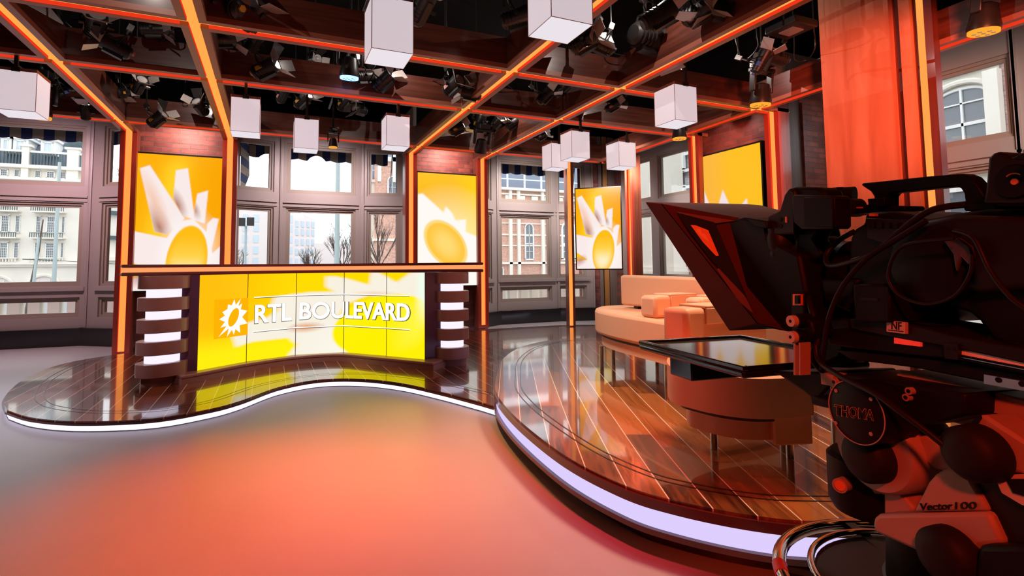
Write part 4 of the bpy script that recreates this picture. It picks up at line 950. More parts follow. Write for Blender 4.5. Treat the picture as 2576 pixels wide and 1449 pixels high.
# pale hotel opposite the left window
HY = 60.0
hz = lambda px, py: at_y(px, py, HY)
hotel = root('hotel_building', (-19, HY, -1), 'pale sandstone hotel with slate roof and balconies outside the left window', 'building')
MB().box(-34, -16.0, HY, HY + 12, -1, 10.5).build('wall', M['hotel'], hotel)
MB().prism([(-16.0, HY, -1), (-10.5, HY + 3, -1), (-10.5, HY + 12, -1), (-16.0, HY + 12, -1)], (0, 0, 11.4)).build('side_wing', M['hotel'], hotel)
mb = MB()
for z0, z1, d in ((8.95, 9.3, .9), (9.3, 9.55, 1.2), (8.6, 8.95, .5), (10.5, 10.8, .7), (1.55, 1.8, .5), (1.35, 1.55, .3), (12.0, 12.2, .35)): mb.box(-34, -15.8, HY - d, HY, z0, z1)
for k in range(60): mb.box(-33.6 + k * .3, -33.45 + k * .3, HY - .85, HY - .4, 8.68, 8.95)
mb.build('cornice', M['hotel'], hotel)
MB().prism([(-34, HY + .4, 10.8), (-17.6, HY + .4, 10.8), (-19.4, HY + 4, 15.2), (-34, HY + 4, 15.2)], (0, 6, 0)).build('roof', M['roof'], hotel)
for a, b in ((60, 78), (173, 202)):
    x0, x1 = hz(a, 400).x, hz(b, 400).x; MB().box(x0, x1, HY - .5, HY, 9.5, 12.6).box(x0 - .2, x1 + .2, HY - .6, HY + .1, 12.5, 12.7).build('parapet_pier', M['hotel'], hotel)
c_ = hz(193, 372); MB().ell((c_.x, HY - .2, 13.1), .75, .3, .6).ell((c_.x - .5, HY - .2, 12.9), .5, .25, .35).ell((c_.x + .55, HY - .2, 12.9), .45, .25, .3).build('roof_ornament', M['iron'], hotel)
mb = MB()
for k in range(70):
    x = -33 + k * .23
    if not any(hz(a, 400).x < x < hz(b, 400).x for a, b in ((60, 78), (173, 202))) : mb.box(x, x + .10, HY - .35, HY - .25, 10.85, 12.0)
mb.build('roof_balustrade', M['iron'], hotel)
for a, b in ((2, 19), (34, 62), (104, 132)):
    x0, x1 = hz(a, 370).x, hz(b, 370).x
    MB().box(x0 - .15, x1 + .15, HY + .3, HY + 3, 12.0, 13.35).box(x0 - .35, x1 + .35, HY + .1, HY + 3, 13.3, 13.5).build('dormer', M['white'], hotel)
    ext_window(hotel, ((x0 + x1) / 2, HY + .28, 12.15), x1 - x0 - .2, 1.0, 2, 1, pane='modernglass')
for a, b in ((4, 21), (39, 51), (91, 104), (120, 139), (155, 167), (-24, -10), (-60, -42)):
    x0, x1 = hz(a, 410).x, hz(b, 410).x; ext_window(hotel, ((x0 + x1) / 2, HY - .02, 9.72), x1 - x0, .62, 3, 3, surround=None)
for a, b in ((2, 24), (38, 51), (90, 104), (117, 140), (155, 164), (-30, -12), (-60, -40)):
    x0, x1 = hz(a, 580).x, hz(b, 580).x
    for z, h in ((4.55, 1.5), (2.15, 1.42), (7.05, 1.35)): ext_window(hotel, ((x0 + x1) / 2, HY - .02, z), x1 - x0 - .08, h, 4 if b - a > 16 else 3, 6, surround='hotel')
for (a, b) in ((-30, 52), (84, 166)):
    x0, x1 = hz(a, 590).x, hz(b, 590).x
    for z in (4.05, 6.5):
        mb = MB(); mb.box(x0, x1, HY - .9, HY, z - .12, z)
        mb.build('balcony_slab', M['hotel'], hotel); mb = MB(); mb.box(x0, x1, HY - .9, HY - .86, z + .38, z + .44)
        n_ = int((x1 - x0) / .16)
        for k in range(n_ + 1): mb.box(x0 + k * .16, x0 + k * .16 + .06, HY - .9, HY - .86, z, z + .4)
        mb.build('balcony_railing', M['iron'], hotel)
    mb = MB(); n_ = int((x1 - x0) / .22); mb.box(x0, x1, HY - .6, HY - .4, 2.1, 2.2)
    for k in range(n_ + 1): mb.cyl((x0 + k * .22, HY - .5, 1.8), (x0 + k * .22, HY - .5, 2.12), .06, seg=6)
    mb.build('stone_balustrade', M['hotel'], hotel)
for a, b in ((-45, 37), (70, 152)):
    x0, x1 = hz(a, 700).x, hz(b, 700).x; ext_window(hotel, ((x0 + x1) / 2, HY - .02, -1), x1 - x0, .35, 3, 1, fm='hotel', arch=True, pane='modern', name='arched_opening')
for a, y0 in ((258, 1.3), (290, 2.4)):
    for z, h in ((4.55, 1.5), (2.15, 1.42), (7.05, 1.35), (9.6, .7), (11.4 - .9, .75)):
        p = at_y(a + 8, 560, HY + y0); ext_window(hotel, (p.x, HY + y0 - .1, z), .85 if a == 258 else .5, h, 3, 5, yaw=D(29), surround='hotel')
for z in (4.0, 6.45, 1.9):
    MB().prism([(-16.0, HY - .6, z), (-10.5, HY + 2.4, z), (-10.5, HY + 3, z), (-16.0, HY, z)], (0, 0, .35)).build('wing_balcony', M['iron' if z > 3 else 'hotel'], hotel)
MB().prism([(-16.2, HY - .9, 8.9), (-10.3, HY + 2.1, 8.9), (-10.3, HY + 3, 8.9), (-16.2, HY, 8.9)], (0, 0, .5)).build('wing_cornice', M['hotel'], hotel)
# modern block far behind the wide window
b_ = root('office_building', (0, 110, -1), 'pale modern office block far off through the wide window', 'building')
MB().prism([(-8.5, 110, -1), (-8.5, 110, 12.2), (-3.5, 110, 13.2), (.6, 110, 12.4), (3.9, 110, 12.9), (3.9, 110, -1)], (0, 14, 0)).build('wall', M['modern'], b_)
MB().prism([(3.9, 110, -1), (3.9, 110, 12.9), (8.4, 112, 10.9), (8.4, 112, -1)], (0, 14, 0)).build('wall', M['modern'], b_)
for x in (-7.2, -5.2, -3.3, -.6, 1.0, 3.0):
    for z in (1.5, 3.7, 5.9, 8.1, 10.0): MB().box(x, x + .95, 109.92, 110.0, z, z + 1.5).build('window', M['modernglass'], b_)
for x in (4.5, 5.6, 6.7, 7.7):
    for z in (1.5, 3.5, 5.5, 7.5, 9.2): MB().box(x, x + .55, 109.95 + (x - 3.9) * .44, 110.3 + (x - 3.9) * .44, z, z + 1.3).build('window', M['modernglass'], b_)
b_ = root('far_building', (14, 140, -1), 'low pale building on the horizon between the bare trees', 'building')
MB().box(9, 34, 140, 150, -1, 7.2).box(13, 16, 141, 146, 7.2, 9).build('wall', M['modern'], b_)
# brick church-like building right
CY = 45.0
b_ = root('red_brick_building', (22, CY, -1), 'ornate red brick building with cream stone bands outside the third window', 'building')
MB().box(7.6, 34, CY, CY + 8, -1, 8.6).build('wall', M['rbrick'], b_)
mb = MB()
for z0, z1, d in ((8.5, 8.75, .5), (8.05, 8.2, .25), (7.35, 7.55, .25), (4.05, 4.2, .12), (3.0, 3.13, .12), (1.25, 1.45, .3), (5.2, 5.3, .1)): mb.box(7.6, 34, CY - d, CY, z0, z1)
for x in (8.0, 10.2, 16.2, 18.9, 21.4, 22.3, 25.0, 26.4, 29.5): mb.box(x, x + .32, CY - .3, CY, -1, 8.5)
for k in range(18): mb.box(8 + k * 1.45, 8.7 + k * 1.45, CY - .2, CY, 7.62, 8.0)
mb.build('stone_bands', M['cream'], b_)
mb = MB()
for k in range(26): mb.ell((21.8 + random.random() * 4, CY - .2, 6.5 + random.random() * .9), .18 + random.random() * .15, .2, .2 + random.random() * .1, nu=8, nv=6)
mb.prism([(21.4, CY - .3, 6.4), (23.8, CY - .3, 7.3), (26.2, CY - .3, 6.4), (26.2, CY - .3, 6.3), (21.4, CY - .3, 6.3)], (0, .3, 0)); mb.build('carved_gable', M['cream'], b_)
MB().prism([(7.6, CY, 8.7), (34, CY, 8.7), (34, CY + 5, 13.5), (7.6, CY + 5, 13.5)], (0, 3, 0)).build('roof', M['roof'], b_)
mb = MB()
for k in range(14): mb.box(8 + k * 1.9, 8.12 + k * 1.9, CY - .1, CY + .1, 8.75, 10.2)
mb.box(7.6, 34, CY - .05, CY + .05, 9.6, 9.7); mb.build('roof_railing', M['white'], b_)
for x, wd in ((23.65, .9), (28.2, 1.5), (12.2, .8), (19.9, .7)): ext_window(b_, (x, CY - .05, 1.7), wd, 3.1, 2, 4, arch=True, surround=None)
for x in (9.2, 14.0, 17.4, 20.4): ext_window(b_, (x, CY - .05, -.3), .7, 1.2, 2, 2)
# tower above the church seen through the right light of the wide window
MB().box(8.3, 11.2, CY - 1.5, CY, -1, 10.6).build('tower', M['rbrick'], b_)
mb = MB(); mb.box(8.1, 11.4, CY - 1.7, CY, 10.2, 10.6); mb.box(8.1, 11.4, CY - 1.65, CY, 6.1, 6.35); mb.box(8.1, 11.4, CY - 1.65, CY, 3.3, 3.5)
for x in (8.3, 9.6, 10.9): mb.box(x, x + .3, CY - 1.7, CY - 1.4, 8.4, 11.4)
mb.build('tower_stone', M['cream'], b_)
ext_window(b_, (9.6, CY - 1.55, 6.9), .8, 1.6, 2, 3, arch=True)
# street furniture and trees
def pole(x, y, h, label, r_=.09, arm_=None):
    rr = root('street_pole', (x, y, -1), label, 'pole'); MB().cyl((x, y, -1), (x, y, h), r_, r_ * .7, 10).build('shaft', M['pole'], rr)
    MB().cyl((x, y, -1), (x, y, -.2), r_ * 1.8, r_ * 1.5, 10).build('foot', M['pole'], rr)
    if arm_: MB().cyl((x, y, arm_), (x - 1.0, y, arm_ + .05), .02, seg=6).cyl((x, y, arm_), (x + 2.6, y, arm_ - .2), .012, seg=5).build('bracket', M['iron'], rr)
    return rr
pole(2.88, 25, 6.4, 'tall pale green street pole in front of the wide window', .14, 6.3)
pole(-7.82, 25, 5.4, 'pale blue lamp pole in front of the hotel, right of the thin tree', .08, 1.5)
pole(-6.6, 25, 3.0, 'shorter thin pole at the right in front of the hotel', .07)
rr = pole(-1.06, 25, 3.0, 'pole carrying two square camera boxes, left in the wide window', .07)
MB().box(-1.35, -1.08, 24.8, 25.1, 3.0, 3.35).box(-1.02, -.72, 24.8, 25.1, 3.02, 3.38).build('camera_box', M['black_metal'], rr)
def tree(x, y, h, label, seed, spread=.5, n=9):
    random.seed(seed); rr = root('bare_tree', (x, y, -1), label, 'tree'); mb = MB(); mb.cyl((x, y, -1), (x + .1, y, h * .3), .09, .07, 7)
    mb.build('trunk', M['trunk'], rr); mb = MB()
    def br(p, d, L, r_, k):
        if k == 0 or L < .12: return
        q = p + d * L; mid = p + d * L * .5 + Vector((random.uniform(-.06, .06), 0, .03)) * L
        mb.tube([p, mid, q], [r_, r_ * .8, r_ * .55], 4, caps=False)
        for _ in range(3 if k > 1 else 2):
            nd = (d + Vector((random.uniform(-spread, spread), random.uniform(-spread, spread), random.uniform(.05, .5)))).normalized(); br(p + d * L * random.uniform(.45, 1), nd, L * random.uniform(.6, .82), r_ * .6, k - 1)
    for k in range(n):
        a = random.uniform(0, 2 * PI); br(Vector((x + .08, y, h * random.uniform(.12, .34))), Vector((math.cos(a) * .55, math.sin(a) * .4, 1)).normalized(), h * .28, .032, 4)
    mb.build('branches', M['trunk'], rr, smooth=0)
tree(4.75, 25, 4.6, 'bare tree with dense upright twigs in the right light of the wide window', 3, .4, 10)
tree(3.45, 28, 3.6, 'small bare tree just right of the tall green pole', 5, .5)
tree(2.1, 30, 2.6, 'low bare tree left of the tall green pole', 6, .6)
tree(-1.7, 27, 2.4, 'small bare tree behind the camera pole', 8, .6, 6)
rr = root('climbing_tree', (-7.3 - 1.1, 25, -1), 'thin young tree tied to a stake in front of the hotel', 'tree')
MB().tube([(-8.65, 25, -1), (-8.5, 25, .6), (-8.35, 25, 1.9), (-8.25, 25, 3.1)], [.09, .07, .05, .02], 7).build('trunk', M['trunk'], rr)
MB().cyl((-8.5, 24.9, -1), (-8.32, 24.9, 2.4), .05, seg=7).build('stake', M['pole'], rr)
# buildings close by on the right
b_ = root('cream_townhouse', (14, 6, -1), 'cream stucco townhouse with arched sash window, close outside the right window', 'building')
MB().box(14, 18, 5.42, 9.5, -1, 9).build('wall', M['cream'], b_); MB().box(14.02, 18, 1.0, 5.42, -1, 9).build('brick_wall', M['pinkbrick'], b_)
mb = MB(); mb.box(13.75, 14, 5.30, 9.5, 5.75, 5.95); mb.box(13.85, 14, 5.36, 9.5, 5.3, 5.42); mb.box(13.72, 14, 5.25, 9.5, 3.42, 3.6); mb.box(13.85, 14, 5.36, 9.5, 3.05, 3.15)
mb.box(13.8, 14, 5.38, 5.62, 3.7, 5.2); mb.box(13.82, 14, 6.5, 6.72, 3.7, 5.2)
mb.tube([(13.9, 6.06 + .52 * math.cos(a), 4.82 + .30 * math.sin(a)) for a in [PI * k / 12 for k in range(13)]], .06, 6); mb.build('mouldings', M['cream'], b_)
def sash_win(yc, z0, z1, w_, arch):
    mb = MB(); x = 13.93
    mb.box(x + .05, x + .09, yc - w_ / 2, yc + w_ / 2, z0, z1, 1)
    if arch: mb.prism([(x + .05, yc + w_ / 2 * math.cos(a), z1 + .16 * math.sin(a)) for a in [PI * k / 10 for k in range(11)]], (.04, 0, 0), 1)
    for a, b in ((yc - w_ / 2 - .05, yc - w_ / 2 + .02), (yc + w_ / 2 - .02, yc + w_ / 2 + .05), (yc - .02, yc + .02)): mb.box(x, x + .06, a, b, z0, z1 + (.14 if abs((a + b) / 2 - yc) < .01 else 0), 0)
    zm = (z0 + z1) / 2
    for z, t in ((z0, .05), (zm - .12, .035), (zm + .35, .015), (z1, .03) if not arch else (z1 + 5, .0)): 
        if t: mb.box(x, x + .06, yc - w_ / 2, yc + w_ / 2, z - t, z + t, 0)
    if arch: mb.tube([(x + .03, yc + w_ / 2 * math.cos(a), z1 + .16 * math.sin(a)) for a in [PI * k / 10 for k in range(11)]], .035, 6)
    return mb.build('sash_window', [M['white'], M['pane']], b_, smooth=0)
sash_win(6.06, 3.78, 4.82, .86, True); sash_win(6.06, 1.4, 2.75, .8, False); sash_win(8.3, 3.78, 4.82, .86, True); sash_win(8.3, 1.4, 2.75, .8, False)
b_ = root('cream_pilaster_house', (14, 17, -1), 'cream pilaster of the corner house outside the window beyond the sofa', 'building')
MB().box(13.6, 15.8, 16.2, 18.5, -1, 9).box(13.4, 15.8, 16.05, 18.6, -1, .9).box(13.45, 15.8, 16.1, 18.6, .9, 1.05).build('wall', M['cream'], b_)
b_ = root('grey_brick_house', (16, 14, -1), 'grey brick house with white stone bands outside the window beyond the sofa', 'building')
MB().box(16, 20, 10.6, 20.5, 2.9, 10).build('upper_wall', M['gbrick'], b_); MB().box(15.95, 20, 10.6, 20.5, -1, 2.9).build('lower_wall', M['rbrick'], b_)
mb = MB()
for z in (2.9, 3.6, 4.3, 5.0, 5.7): mb.box(15.86, 16, 10.6, 20.5, z, z + .12)
mb.build('stone_bands', M['white'], b_)
for y, z in ((16.6, 3.1), (16.6, 5.1), (17.9, .6), (15.3, .3)): ext_window(b_, (15.9, y, z), .8, 1.3, 2, 3, yaw=-PI / 2)
# stone parapets with little arches right outside
def parapet(label, x0, x1, y, holes):
    rr = root('stone_parapet', ((x0 + x1) / 2, y, -.8), label, 'parapet', 'parapets outside the windows'); mb = MB(); e = x0; zb, zt = .20, .70; w_ = .055
    for h in holes:
        mb.box(e, h - w_, y, y + .22, zb, zt + .04); e = h + w_
        mb.prism([(h + w_ * math.cos(a), y, zt - .06 + w_ * math.sin(a)) for a in [PI * k / 8 for k in range(9)]] + [(h - w_, y, zt + .04), (h + w_, y, zt + .04)], (0, .22, 0))
    mb.box(e, x1, y, y + .22, zb, zt + .04); mb.box(x0, x1, y - .02, y + .24, zt + .04, zt + .12); mb.box(x0, x1, y - .03, y + .25, -1, zb)
    mb.build('masonry', M['cream'], rr, smooth=0)
parapet('cream parapet with small arched slots below the left window', -5.9, -2.0, 11.0, [-4.66, -4.38, -4.11, -3.84, -3.57, -3.30])
parapet('cream parapet with small arched slots below the wide window', -.7, 2.3, 10.6, [.2, .5, .8, 1.1, 1.4])
parapet('cream parapet with small arched slots below the third window', 4.0, 7.3, 11.0, [5.20, 5.50, 5.79, 6.08])
# striped awnings
def awning(label, x0, x1, y, dz=0):
    rr = root('striped_awning', ((x0 + x1) / 2, y + .5, 3.5), label, 'awning', 'striped awnings outside the windows')
    mb = MB(); mb.add([(x0, y + .1, 3.85 + dz), (x1, y + .1, 3.85 + dz), (x1, y + .75, 3.50 + dz), (x0, y + .75, 3.50 + dz)], [(0, 1, 2, 3)]); mb.build('canopy', M['awn'], rr)
    n_ = int((x1 - x0) / .05); mb = MB(); zz = lambda k: 3.28 + dz - .03 * abs(math.sin(k * .05 / .15 * PI / 2))
    for k in range(n_): mb.add([(x0 + k * .05, y + .75, 3.50 + dz), (x0 + (k + 1) * .05, y + .75, 3.50 + dz), (x0 + (k + 1) * .05, y + .76, zz(k + 1)), (x0 + k * .05, y + .76, zz(k))], [(0, 1, 2, 3)])
    mb.build('valance', M['awn'], rr)
    MB().cyl((x0, y + .75, 3.50 + dz), (x1, y + .75, 3.50 + dz), .025, seg=8).build('front_bar', M['black_metal'], rr); return rr
awning('blue and cream striped awning over the left window', -5.8, -2.1, 10.0, .11)
rr = awning('blue and cream striped awning over the wide window', -.75, 2.2, 9.65)
MB().add([(-.52, 9.75, 3.8), (-.42, 10.4, 3.5), (-.40, 10.4, 2.9), (-.52, 9.8, 2.35)], [(0, 1, 2, 3)]).build('side_curtain', M['awnZ'], rr)
MB().add([(2.2, 9.75, 3.8), (2.28, 10.4, 3.5), (2.2, 10.3, 2.5), (2.1, 9.8, 2.35)], [(0, 1, 2, 3)]).build('side_curtain', M['awnZ'], rr)
rr = awning('blue and cream striped awning over the third window', 4.1, 6.5, 9.6)
MB().add([(6.35, 9.7, 3.8), (6.6, 10.3, 3.5), (6.5, 10.2, 2.6), (6.2, 9.7, 2.5)], [(0, 1, 2, 3)]).build('side_curtain', M['awnZ'], rr)

# ================================================================ STUDIO CAMERA ON ITS PEDESTAL
def pl(pts, b): return [at_b(x, y, b) for x, y in pts]
def slab(mb, pts, b0, b1, m=0): return mb.prism(pl(pts, b0), RR * (b1 - b0), m)
def text_on(txt, px0, px1, py0, py1, b, mat, par, name='lettering', thick=.002, off=.01, slant=0):
    m0_ = text_mesh(txt, 1, .5, 0); co = np.array([v.co[:] for v in m0_.vertices]); mn, mx = co.min(0), co.max(0); bpy.data.meshes.remove(m0_); me = text_mesh(txt, 1, .5, off)
    for v in me.vertices:
        s = (v.co.x - mn[0]) / (mx[0] - mn[0]); t = (v.co.y - mn[1]) / (mx[1] - mn[1])
        v.co = at_b(px0 + (px1 - px0) * s, py1 + (py0 - py1) * t + slant * s, b) - RR * (thick if v.co.z > 0 else 0)
    me.materials.append(mat); o = bpy.data.objects.new(name, me); COL.objects.link(o); put(o, par); return o
PC = Vector((1.43, .70, 0))      # pedestal axis
ped = root('camera_pedestal', PC, 'studio camera pedestal with chrome steering ring and red-lit pan head', 'camera pedestal')
MB().lathe(PC, (0, 0, 1), [(0, .33), (.10, .33), (.13, .30), (.16, .17), (.36, .15), (.38, .12), (.60, .11)], 40).build('column', M['rig'], ped)
for k in range(3):
    a = k * 2 * PI / 3 + .4; MB().lathe(PC + Vector((.30 * math.cos(a), .30 * math.sin(a), .055)) - Vector((-math.sin(a), math.cos(a), 0)) * .025, (-math.sin(a), math.cos(a), 0), [(0, .055), (.05, .055)], 20).build('castor', M['rig2'], ped)
ring = lambda R, z, n=64: [PC + Vector((R * math.cos(2 * PI * k / n), R * math.sin(2 * PI * k / n), z)) for k in range(n)]
MB().tube(ring(.338, .43), .016, 12, closed=True).build('steering_ring', M['chrome'], ped, smooth=60)
MB().tube(ring(.268, .445), .008, 10, closed=True).build('inner_ring', M['chrome'], ped, smooth=60)
MB().lathe(PC + Vector((0, 0, .40)), (0, 0, 1), [(0, .20), (.02, .255), (.035, .260)], 48).build('ring_tray', M['rig2'], ped)
for k in range(5):
    a = 2.42 + k * 2 * PI / 5; d = Vector((math.cos(a), math.sin(a), 0)); q = Vector((-d.y, d.x, 0))
    A = PC + d * .10 + Vector((0, 0, .415)); B = PC + d * .335 + Vector((0, 0, .425))
    MB().prism([A - q * .014, A + q * .014, B + q * .014, B - q * .014], (0, 0, .016)).build('spoke', M['rig2'], ped)
a0 = math.atan2(.925 - PC.y, 1.195 - PC.x)
MB().tube([PC + Vector((.338 * math.cos(t), .338 * math.sin(t), .43)) for t in [a0 - .07 + .14 * k / 6 for k in range(7)]], .0175, 12).build('red_grip_tape', M['redtape'], ped)
MB().lathe(PC + Vector((.03, -.03, .43)), (0, 0, 1), [(0, .16), (.02, .165), (.024, .15)], 40).build('hub_plate', M['rig2'], ped)
MB().lathe(PC + Vector((.05, -.06, .45)), (0, 0, 1), [(0, .12), (.075, .12), (.08, .11)], 48).build('steel_collar', M['silver'], ped, smooth=40)
MB().lathe(PC + Vector((.05, -.06, .53)), (0, 0, 1), [(0, .117), (.01, .117), (.03, .09)], 48).build('collar_cap', M['rig'], ped)
# bowl at the left of the head with a stub knob
cb = at_b(2190, 1250, 1.16); MB().lathe((cb.x, cb.y, .60), (0, 0, 1), [(0, .075), (.02, .085), (.125, .085), (.135, .075)], 40).build('head_bowl', M['rig'], ped)
slab(MB(), [(2092, 1196), (2150, 1180), (2200, 1196), (2215, 1240), (2150, 1260), (2100, 1240)], 1.10, 1.24).build('bowl_shoulder', M['rigbeige'], ped, bevel=.008)
MB().cyl(at_b(2112, 1222, 1.05), at_b(2160, 1205, 1.14), .016, seg=16).build('stub_knob', M['rigbeige'], ped)
MB().cyl(at_b(2113, 1222, 1.048), at_b(2116, 1221, 1.055), .011, seg=16).build('stub_knob_core', M['amberbadge'], ped)
# beige yoke, drag dials and side plate
c = at_b(2192, 1128, 1.07); MB().lathe(c, RR, [(0, .088), (.008, .094), (.10, .094), (.14, .08)], 40).build('drag_drum', M['rigbeige'], ped, smooth=50)
c = at_b(2183, 1150, 1.055); MB().lathe(c - RR * .03, RR, [(0, .02), (.004, .040), (.016, .052), (.045, .054)], 32).build('drag_dial', M['knob'], ped, smooth=60)
c = at_b(2455, 1140, 1.03); MB().lathe(c - RR * .035, RR, [(0, .02), (.005, .036), (.018, .047), (.05, .049)], 32).build('drag_dial', M['knob'], ped, smooth=60)
c = at_b(2385, 1400, 1.03); MB().lathe(c - RR * .03, RR, [(0, .02), (.005, .038), (.018, .050), (.05, .052)], 32).build('drag_dial', M['knob'], ped, smooth=60)
slab(MB(), [(2426, 1098), (2459, 1043), (2478, 1046), (2640, 1150), (2640, 1215), (2560, 1190), (2490, 1190), (2430, 1180)], 1.05, 1.12).build('tilt_arm', M['rigbeige'], ped, bevel=.006)
slab(MB(), [(2428, 1080), (2462, 1041), (2466, 1052), (2436, 1100)], 1.045, 1.05).build('tilt_arm_edge', M['rig'], ped)
slab(MB(), [(2330, 1095), (2400, 1140), (2400, 1190), (2350, 1180), (2250, 1100)], 1.10, 1.2).build('yoke_web', M['rigbeige'], ped, bevel=.006)
slab(MB(), [(2296, 1288), (2334, 1212), (2350, 1194), (2370, 1182), (2392, 1176), (2412, 1177), (2428, 1186), (2437, 1200), (2486, 1286)], 1.05, 1.16).build('side_cover', M['rigbeige'], ped, bevel=.006)
slab(MB(), [(2194, 1318), (2197, 1302), (2208, 1293), (2486, 1287), (2524, 1370), (2470, 1376), (2448, 1400), (2325, 1396), (2206, 1343), (2197, 1332)], 1.045, 1.17).build('lower_cover', M['rigbeige'], ped, bevel=.008)
slab(MB(), [(2222, 1236), (2262, 1238), (2300, 1280), (2290, 1296), (2222, 1296)], 1.10, 1.18).build('cover_bracket', M['rigbeige'], ped, bevel=.006)
slab(MB(), [(2437, 1186), (2500, 1180), (2640, 1200), (2700, 1420), (2560, 1400), (2526, 1371), (2486, 1287)], 1.06, 1.16).build('rear_cover', M['rig2'], ped, bevel=.008)
slab(MB(), [(2500, 1196), (2640, 1190), (2640, 1290), (2570, 1270), (2520, 1240)], 1.045, 1.06).build('label_panel', M['plate'], ped)
slab(MB(), [(2530, 1205), (2600, 1205), (2600, 1255), (2548, 1240)], 1.042, 1.046).build('label_print', M['rig'], ped)
slab(MB(), [(2458, 1370), (2640, 1372), (2640, 1470), (2440, 1470)], 1.02, 1.12).build('rear_block', M['rig'], ped, bevel=.01)
text_on('Vector', 2315, 2396, 1266, 1284, 1.049, M['rig'], ped, 'lettering', .0015, .012, -3)
text_on('100', 2404, 2457, 1263, 1281, 1.049, M['rig2'], ped, 'lettering', .0015, .008, -1)
# mount block and round maker's disc
slab(MB(), [(2098, 952), (2132, 938), (2338, 976), (2430, 990), (2428, 1046), (2340, 1068), (2240, 1070), (2100, 1040)], 1.06, 1.22).build('mount_block', M['rig'], ped, bevel=.006)
slab(MB(), [(2064, 938), (2096, 944), (2096, 972), (2066, 966)], 1.05, 1.10).build('mount_clamp', M['rigbeige'], ped)
for x, y in ((2097, 961), (2095, 978), (2278, 1000), (2285, 984)): 
    c = at_b(x, y, 1.05); MB().lathe(c, RR, [(0, .0075), (.03, .0075)], 16).build('socket_bolt', M['rigbeige'], ped); MB().lathe(c - RR * .0006, RR, [(0, .004), (.001, .004)], 12).build('bolt_socket', M['rig'], ped)
c = at_b(2152, 1037, 1.0); MB().lathe(c, RR, [(0, .063), (.002, .066), (.09, .066)], 48).build('round_cap', M['rig'], ped, smooth=50)
MB().tube([c + (RF * math.cos(t) + Vector((0, 0, 1)) * math.sin(t)) * .065 - RR * .0005 for t in [2 * PI * k / 48 for k in range(48)]], .0012, 6, closed=True).build('cap_rim', M['rigbeige'], ped)
text_on('THOMA', 2100, 2198, 1018, 1044, .999, M['amberbadge'], ped, 'lettering', .001, .030, 14)
text_on('THOMA', 2100, 2198, 1018, 1044, .9978, M['rig'], ped, 'lettering_face', .0008, .004, 14)
for x, y in ((2190, 1004), (2190, 1092), (2102, 983), (2102, 1064)):
    cc = at_b(x, y, .9985); MB().lathe(cc, RR, [(0, .004), (.002, .004)], 10).build('cap_screw', M['rigbeige'], ped)
slab(MB(), [(2150, 962), (2176, 962), (2186, 970), (2160, 972)], 1.03, 1.06).build('red_button', M['redtape'], ped)
slab(MB(), [(2252, 940), (2266, 934), (2340, 948), (2700, 1035), (2700, 1175), (2430, 1072), (2340, 1048), (2340, 998), (2256, 952)], 1.13, 1.30).build('wedge_plate', M['rigbeige'], ped, bevel=.004)
slab(MB(), [(2340, 1001), (2700, 1085), (2700, 1089), (2340, 1004)], 1.128, 1.14).build('wedge_seam', M['rig'], ped)
slab(MB(), [(2036, 995), (2100, 1010), (2100, 1032), (2040, 1018)], 1.04, 1.10).build('pan_bar_socket', M['rig'], ped, bevel=.005)

# ---- the camera itself
ca = root('studio_camera', at_b(2350, 700, 1.24), 'black shoulder-size studio camera with top handle, seen from its left side', 'camera')
slab(MB(), [(2138, 600), (2150, 575), (2172, 562), (2176, 535), (2240, 531), (2290, 540), (2330, 552), (2400, 537), (2480, 526), (2560, 528), (2720, 545), (2720, 900), (2500, 860), (2480, 835), (2462, 808), (2436, 786), (2400, 775), (2365, 777), (2330, 795), (2290, 812), (2170, 818), (2142, 800), (2132, 700)], 1.13, 1.34).build('body', M['rig'], ca, bevel=.008)
slab(MB(), [(2176, 548), (2330, 556), (2300, 640), (2180, 600)], 1.118, 1.135).build('control_panel', M['rig2'], ca, bevel=.003)
for k in range(4): x = 2185 + k * 20; slab(MB(), [(x, 560), (x + 13, 560), (x + 13, 575), (x, 575)], 1.112, 1.12).build('button', M['rig'], ca, bevel=.001)
slab(MB(), [(2186, 537), (2200, 537), (2200, 544), (2186, 544)], 1.11, 1.12).build('red_switch', M['amberbadge'], ca)
slab(MB(), [(2300, 560), (2400, 540), (2560, 545), (2680, 560), (2680, 720), (2460, 740), (2330, 700)], 1.10, 1.135).build('side_door', M['rig2'], ca, bevel=.012)
c = at_b(2330, 665, 1.09); MB().lathe(c, RR, [(0, .070), (.004, .078), (.03, .08)], 40).build('round_side_cover', M['rig'], ca, smooth=40)
slab(MB(), [(2145, 715), (2238, 718), (2238, 812), (2150, 808)], 1.06, 1.14).build('adapter_box', M['rig'], ca, bevel=.004)
slab(MB(), [(2162, 748), (2208, 750), (2208, 757), (2162, 755)], 1.058, 1.062).build('adapter_label', M['rig2'], ca)
slab(MB(), [(2166, 466), (2169, 460), (2200, 458), (2330, 444), (2420, 437), (2440, 445), (2456, 462), (2482, 502), (2482, 518), (2440, 522), (2428, 512), (2424, 486), (2416, 474), (2404, 469), (2330, 476), (2240, 486), (2234, 494), (2234, 524), (2200, 524), (2198, 494), (2190, 482)], 1.21, 1.245).build('top_handle', M['rig'], ca, bevel=.005)
slab(MB(), [(2182, 500), (2224, 497), (2226, 516), (2184, 518)], 1.18, 1.21).build('handle_clamp', M['rig'], ca, bevel=.002)
slab(MB(), [(2085, 522), (2095, 512), (2170, 515), (2275, 518), (2278, 530), (2170, 536), (2095, 545)], 1.20, 1.26).build('accessory_rail', M['rig'], ca, bevel=.003)
slab(MB(), [(2140, 521), (2168, 520), (2168, 524), (2140, 525)], 1.196, 1.2).build('rail_light_line', M['amberbadge'], ca)
MB().cyl(at_b(2096, 492, 1.22), at_b(2150, 490, 1.24), .022, seg=20).build('microphone', M['rig2'], ca)
